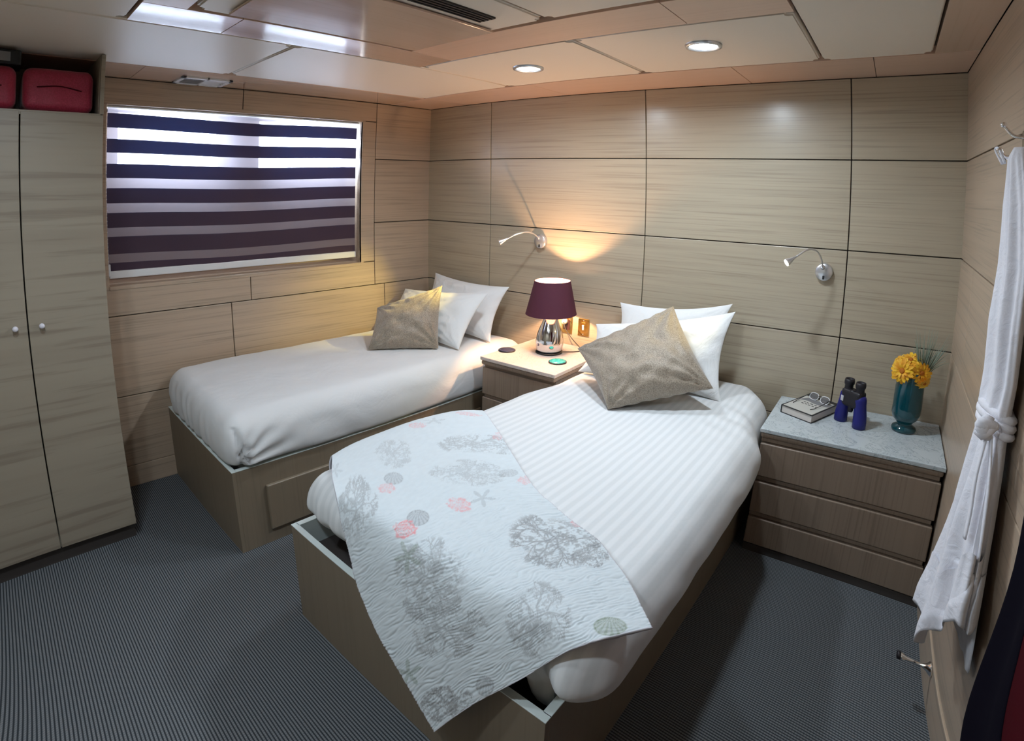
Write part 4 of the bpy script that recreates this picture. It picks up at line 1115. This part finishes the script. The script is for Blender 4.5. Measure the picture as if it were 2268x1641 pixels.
# ---- vase, flowers, grass
VC = Vector((3.012, -0.150, AZ))
t = Thing('vase', 'dark teal footed glass vase holding yellow flowers in the right corner', 'vase', VC)
out_p = [(0.0, 0.0), (0.042, 0.0), (0.049, 0.004), (0.050, 0.012), (0.046, 0.020), (0.034, 0.028), (0.030, 0.034), (0.037, 0.043), (0.050, 0.056), (0.0565, 0.080), (0.0585, 0.112), (0.0575, 0.150), (0.0560, 0.190), (0.0535, 0.225), (0.0530, 0.262)]
in_p = [(0.0505, 0.262), (0.0500, 0.225), (0.0530, 0.190), (0.0545, 0.150), (0.0540, 0.115), (0.0500, 0.086), (0.038, 0.062), (0.020, 0.050), (0.0, 0.047)]
bm = NB(); lathe(bm, out_p + in_p, VC, 56, caps=False)
for v in bm.verts:
    q = v.co - VC
    if 0.05 < q.z < 0.25: v.co += Vector((q.x, q.y, 0)) * 0.08 * noise.noise(q * 34)
t.part('glass_body', bm, M['vase'])
bm = NB(); lathe(bm, [(0.008, -0.002), (0.0085, 0.006), (0.006, 0.010)], VC + Vector((0, 0, 0.004)), 12)
def flower(c, d, R, label, seed):
    c, d = Vector(c), Vector(d).normalized(); rnd = random.Random(seed)
    t = Thing('yellow_flower', label, 'flower', c, 'yellow flowers in the vase')
    e1 = d.orthogonal().normalized(); e2 = d.cross(e1)
    bm = NB()
    for layer, (nn, rr, lift) in enumerate(((16, 1.08, -0.12), (14, 0.92, 0.10), (10, 0.62, 0.34))):
        for k in range(nn):
            a = 2 * PI * (k + 0.5 * layer + rnd.uniform(-.15, .15)) / nn
            dr = e1 * math.cos(a) + e2 * math.sin(a); sd = d.cross(dr)
            L = R * rr * rnd.uniform(.88, 1.08); w = L * 0.115
            prev = None
            for s in range(6):
                q = s / 5
                cen = c + dr * (0.12 * R + (L - .12 * R) * q) + d * (L * (lift * math.sin(q * PI * .62) - 0.22 * q * q * (1 if layer == 0 else .3)))
                ww = w * (0.45 + 1.0 * math.sin(min(q * 1.15, 1) * PI * .72)) * (0.55 if s == 5 else 1)
                row = [bm.verts.new(cen - sd * ww + d * ww * .25), bm.verts.new(cen), bm.verts.new(cen + sd * ww + d * ww * .25)]
                if prev:
                    for j in (0, 1):
                        f = bm.faces.new([prev[j], prev[j + 1], row[j + 1], row[j]]); f.smooth = True
                prev = row
    t.part('petals', bm, M['petal'])
    bm = NB(); lathe(bm, [(R * .20, R * .02), (R * .22, R * .10), (R * .14, R * .20), (0, R * .12)], c, 16, axis=d); t.part('flower_centre', bm, M['eye'])
    bm = NB(); root = VC + Vector((rnd.uniform(-.01, .01), rnd.uniform(-.01, .01), 0.075))
    neck = VC + Vector(((c.x - VC.x) * .3, (c.y - VC.y) * .3, 0.235))
    tube(bm, curve([root, neck, c - d * 0.012], 14), 0.0022, 6); t.part('stem', bm, M['stem'])
vz = VC.z
flower((2.972, -0.195, vz + .268), (-0.40, -1.0, 0.25), 0.052, 'big yellow flower facing out over the front rim of the vase', 1)
flower((3.046, -0.185, vz + .268), (0.45, -0.9, 0.15), 0.046, 'yellow flower on the right side of the vase, half turned away', 2)
flower((3.000, -0.160, vz + .310), (-0.1, -0.6, 1.0), 0.044, 'yellow flower at the top of the bunch', 3)
flower((2.950, -0.150, vz + .285), (-1.0, -0.3, 0.35), 0.040, 'yellow flower at the left of the bunch', 4)
flower((3.060, -0.205, vz + .232), (0.55, -0.8, -0.55), 0.030, 'small yellow flower drooping over the right rim of the vase', 5)
flower((3.040, -0.130, vz + .302), (0.6, -0.2, 0.9), 0.036, 'yellow flower at the back of the bunch beside the grass', 6)
bm = NB(); rnd = random.Random(11)
for k in range(54):
    fx, fy = rnd.uniform(-.01, .135), rnd.uniform(-.07, .06)
    hh = rnd.uniform(.34, .46) - abs(fx - .05) * .35
    r0 = VC + Vector((0.018 + rnd.uniform(-.008, .008), 0.008 + rnd.uniform(-.008, .008), 0.09))
    tip = VC + Vector((fx, fy, hh)); tip.x = min(tip.x, W - 0.012); tip.y = min(tip.y, -0.012)
    mid_ = VC + Vector((0.028 + fx * .25, 0.008 + fy * .2, 0.25))
    pts = curve([r0, mid_, (mid_ + tip) / 2 + Vector((fx * .05, fy * .05, .018)), tip], 12)
    tube(bm, pts, [0.0036 * (1 - .85 * (j / 12) ** 2) for j in range(13)], 5, flat=0.5)
solo('ornamental_grass', bm, M['grass'], 'spray of thin grey green grass blades behind the yellow flowers', 'grass', VC + Vector((0.018, 0.008, 0.09)))

# ================================================================== right wall: hook, robe, door stop, door
t = Thing('coat_hook', 'chrome double wall hook holding the white robe on the right wall', 'hook', (W, -1.12, 1.70))
bm = NB(); box(bm, W - 0.010, W - 0.0005, -1.150, -1.095, 1.665, 1.735, 0.004, 3); t.part('hook_plate', bm, M['chrome'])
bm = NB(); tube(bm, curve([(W - .008, -1.122, 1.715), (W - .03, -1.115, 1.722), (W - .048, -1.108, 1.745)], 12), 0.0042, 10)
lathe(bm, [(0, -0.007), (0.006, -0.005), (0.0075, 0.0), (0.006, 0.005), (0, 0.007)], (W - .049, -1.108, 1.748), 16); t.part('hook_arm', bm, M['chrome'])
bm = NB(); tube(bm, curve([(W - .008, -1.122, 1.690), (W - .030, -1.122, 1.672), (W - .050, -1.122, 1.672), (W - .060, -1.122, 1.692)], 14), 0.0065, 12); t.part('hook_arm', bm, M['chrome'])

# levels: z, centre y, half width y, outer x (towards the room), fold depth
RL = [(1.690, -1.165, 0.018, 3.126, 0.000), (1.665, -1.17, 0.045, 3.116, 0.004), (1.56, -1.185, 0.085, 3.115, 0.010), (1.42, -1.20, 0.100, 3.116, 0.012), (1.30, -1.205, 0.105, 3.110, 0.012),
      (1.18, -1.210, 0.105, 3.112, 0.010), (1.12, -1.21, 0.098, 3.108, 0.008), (1.085, -1.21, 0.092, 3.107, 0.006), (1.05, -1.21, 0.094, 3.109, 0.006), (0.98, -1.215, 0.110, 3.106, 0.012),
      (0.86, -1.22, 0.130, 3.098, 0.020), (0.72, -1.22, 0.150, 3.091, 0.022), (0.60, -1.22, 0.165, 3.080, 0.023), (0.52, -1.22, 0.175, 3.068, 0.022), (0.47, -1.22, 0.178, 3.066, 0.022)]
def robe_body():
    bm = NB(); nz, na = 130, 150; rings = []
    zs = [q[0] for q in RL]
    def at_(z, k):
        for a, b in zip(RL, RL[1:]):
            if a[0] >= z >= b[0]:
                t_ = (a[0] - z) / (a[0] - b[0]); t_ = t_ * t_ * (3 - 2 * t_) if False else t_
                return a[k] + (b[k] - a[k]) * t_
        return RL[-1][k]
    for i in range(nz + 1):
        z = RL[0][0] + (RL[-1][0] - RL[0][0]) * i / nz
        cy, hw, xo, fd = (at_(z, k) for k in (1, 2, 3, 4))
        xc = (W - 0.006 + xo) / 2; hx = (W - 0.006 - xo) / 2
        ring = []
        for j in range(na):
            a = 2 * PI * j / na
            ca, sa = math.cos(a), math.sin(a)
            # folds run down the front, wider towards the hem
            fo = fd * (0.55 * math.sin(a * 7 + 1.2 + 0.8 * math.sin(z * 3)) + 0.45 * math.sin(a * 12 + z * 5)) * (0.25 if sa == 0 else 1)
            front = 1.0 if ca < 0.2 else 0.15
            r = 1 + fo * front / max(hx, .02)
            x = xc + hx * ca * (r if ca < 0 else 1); y = cy + hw * sa * (1 + fo * front * 4)
            hem = 0
            if z < 0.75:
                u = (y - cy) / 0.17
                hem = sstep(0.85, 0.47, z) * (0.02 + 0.17 * sstep(-0.15, -1.0, u) - 0.035 * math.exp(-((u + .45) / .16) ** 2) - 0.03 * math.exp(-((u - .1) / .2) ** 2) + 0.012 * math.sin(a * 7 + 1.2))
            ring.append(bm.verts.new((min(x, W - 0.005), y, z + hem)))
        rings.append(ring)
    for a, b in zip(rings, rings[1:]):
        for j in range(na):
            f = bm.faces.new([a[j], a[(j + 1) % na], b[(j + 1) % na], b[j]]); f.smooth = True
    bm.faces.new(rings[0][::-1])
    # fold the hem back up inside so that the bottom is open, not a lid
    inn = []
    for j in range(na):
        c = Vector((3.115, -1.22, 0)); p = rings[-1][j].co
        inn.append(bm.verts.new(Vector((p.x + (c.x - p.x) * .12, p.y + (c.y - p.y) * .08, p.z + 0.004))))
    in2 = [bm.verts.new(Vector((v.co.x + (3.12 - v.co.x) * .2, v.co.y, v.co.z + 0.16))) for v in inn]
    for a, b in ((rings[-1], inn), (inn, in2)):
        for j in range(na):
            f = bm.faces.new([a[j], a[(j + 1) % na], b[(j + 1) % na], b[j]]); f.smooth = True
    return bm
t = Thing('bathrobe', 'white waffle bathrobe tied with a belt and hanging on the right wall', 'bathrobe', (3.12, -1.22, 0.45))
t.part('robe_body', robe_body(), M['robe'])
bm = NB()
for dz, off in ((0.020, -0.004), (-0.016, -0.003), (0.003, -0.002)):
    pts = []
    for k in range(40):
        a = 2 * PI * k / 40
        pts.append((min(3.136 + (0.030 + off) * math.cos(a) * 1.0, W - .012), -1.21 + (0.094 + off * 1.3) * math.sin(a), 1.086 + dz + 0.006 * math.sin(a * 2)))
    tube(bm, pts, 0.0105, 10, close=True)
t.part('belt', bm, M['robe'])
bm = NB(); c = Vector((3.108, -1.300, 1.085))
for k, (a0, s) in enumerate(((0.2, 1), (1.7, .9), (2.9, .85))):
    tube(bm, curve([c + Vector((0.012 * math.cos(a0), -0.012, 0.030 * math.sin(a0))) * s, c + Vector((-0.014, -0.022, 0.012 * math.cos(a0))), c + Vector((-0.008 * math.cos(a0), -0.014, -0.026 * math.sin(a0 + .6)))], 12), [0.010 + .004 * math.sin(PI * q / 12) for q in range(13)], 10)
t.part('belt_knot', bm, M['robe'])
for k, (pp, w0) in enumerate((([(3.106, -1.310, 1.07), (3.098, -1.325, 0.98), (3.098, -1.338, 0.90), (3.096, -1.345, 0.84)], 0.011), ([(3.114, -1.310, 1.07), (3.118, -1.340, 0.99), (3.120, -1.358, 0.90), (3.122, -1.364, 0.80)], 0.010))):
    bm = NB(); pts = curve(pp, 18); tube(bm, pts, w0, 12, flat=0.30); t.part('belt_end', bm, M['robe'])
bm = NB(); tube(bm, curve([(3.112, -1.150, 1.655), (3.104, -1.122, 1.690), (3.100, -1.100, 1.690), (3.112, -1.118, 1.655)], 16), 0.003, 8); t.part('hanging_loop', bm, M['robe'])

t = Thing('door_stop', 'chrome spool-shaped door stop low on the right wall', 'door stop', (W - 0.005, -0.905, 0.142))
bm = NB(); lathe(bm, [(0.021, 0.0), (0.020, 0.004), (0.011, 0.012), (0.0055, 0.022), (0.0045, 0.045), (0.0055, 0.062), (0.011, 0.070), (0.012, 0.078)], (W - 0.0045, -0.905, 0.142), 32, axis=(-1, 0, 0)); t.part('spool', bm, M['chrome'])
bm = NB(); lathe(bm, [(0.0125, 0.076), (0.0125, 0.083), (0.010, 0.086), (0.0, 0.0865)], (W - 0.0045, -0.905, 0.142), 28, axis=(-1, 0, 0)); t.part('rubber_tip', bm, M['rubber'])

t = Thing('curtain', 'dark red curtain with a broad black edge at the far right of the photo', 'curtain', (3.14, -1.9, 0.012))
def drape(ya, yb, name, mt, thick=0.010):
    bm = NB(); rows = []
    for i in range(41):
        z = 1.98 - 1.968 * i / 40
        fl = 0.040 * sstep(0.95, 0.45, z) + 0.012 * sstep(0.5, 0.1, z)
        row = []
        for j in range(25):
            y = ya + (yb - ya) * j / 24
            x = 3.147 - fl * (0.6 + 0.4 * math.cos((y + 1.5) * 9)) + 0.004 * math.sin(y * 60)
            if name == 'black_border' and j == 0: x += 0.004
            row.append((bm.verts.new((x, y, z)), bm.verts.new((x + thick, y, z))))
        rows.append(row)
    for a, b in zip(rows, rows[1:]):
        for j in range(24):
            for s in (0, 1):
                f = bm.faces.new([a[j][s], a[j + 1][s], b[j + 1][s], b[j][s]]); f.smooth = True
        for j in (0, 24): bm.faces.new([a[j][0], a[j][1], b[j][1], b[j][0]])
    for r_ in (rows[0], rows[-1]):
        for j in range(24): bm.faces.new([r_[j][0], r_[j + 1][0], r_[j + 1][1], r_[j][1]])
    t.part(name, bm, mt)
drape(-1.500, -1.605, 'black_border', M['blackcloth'])
drape(-1.606, -2.25, 'red_cloth', M['darkred'])
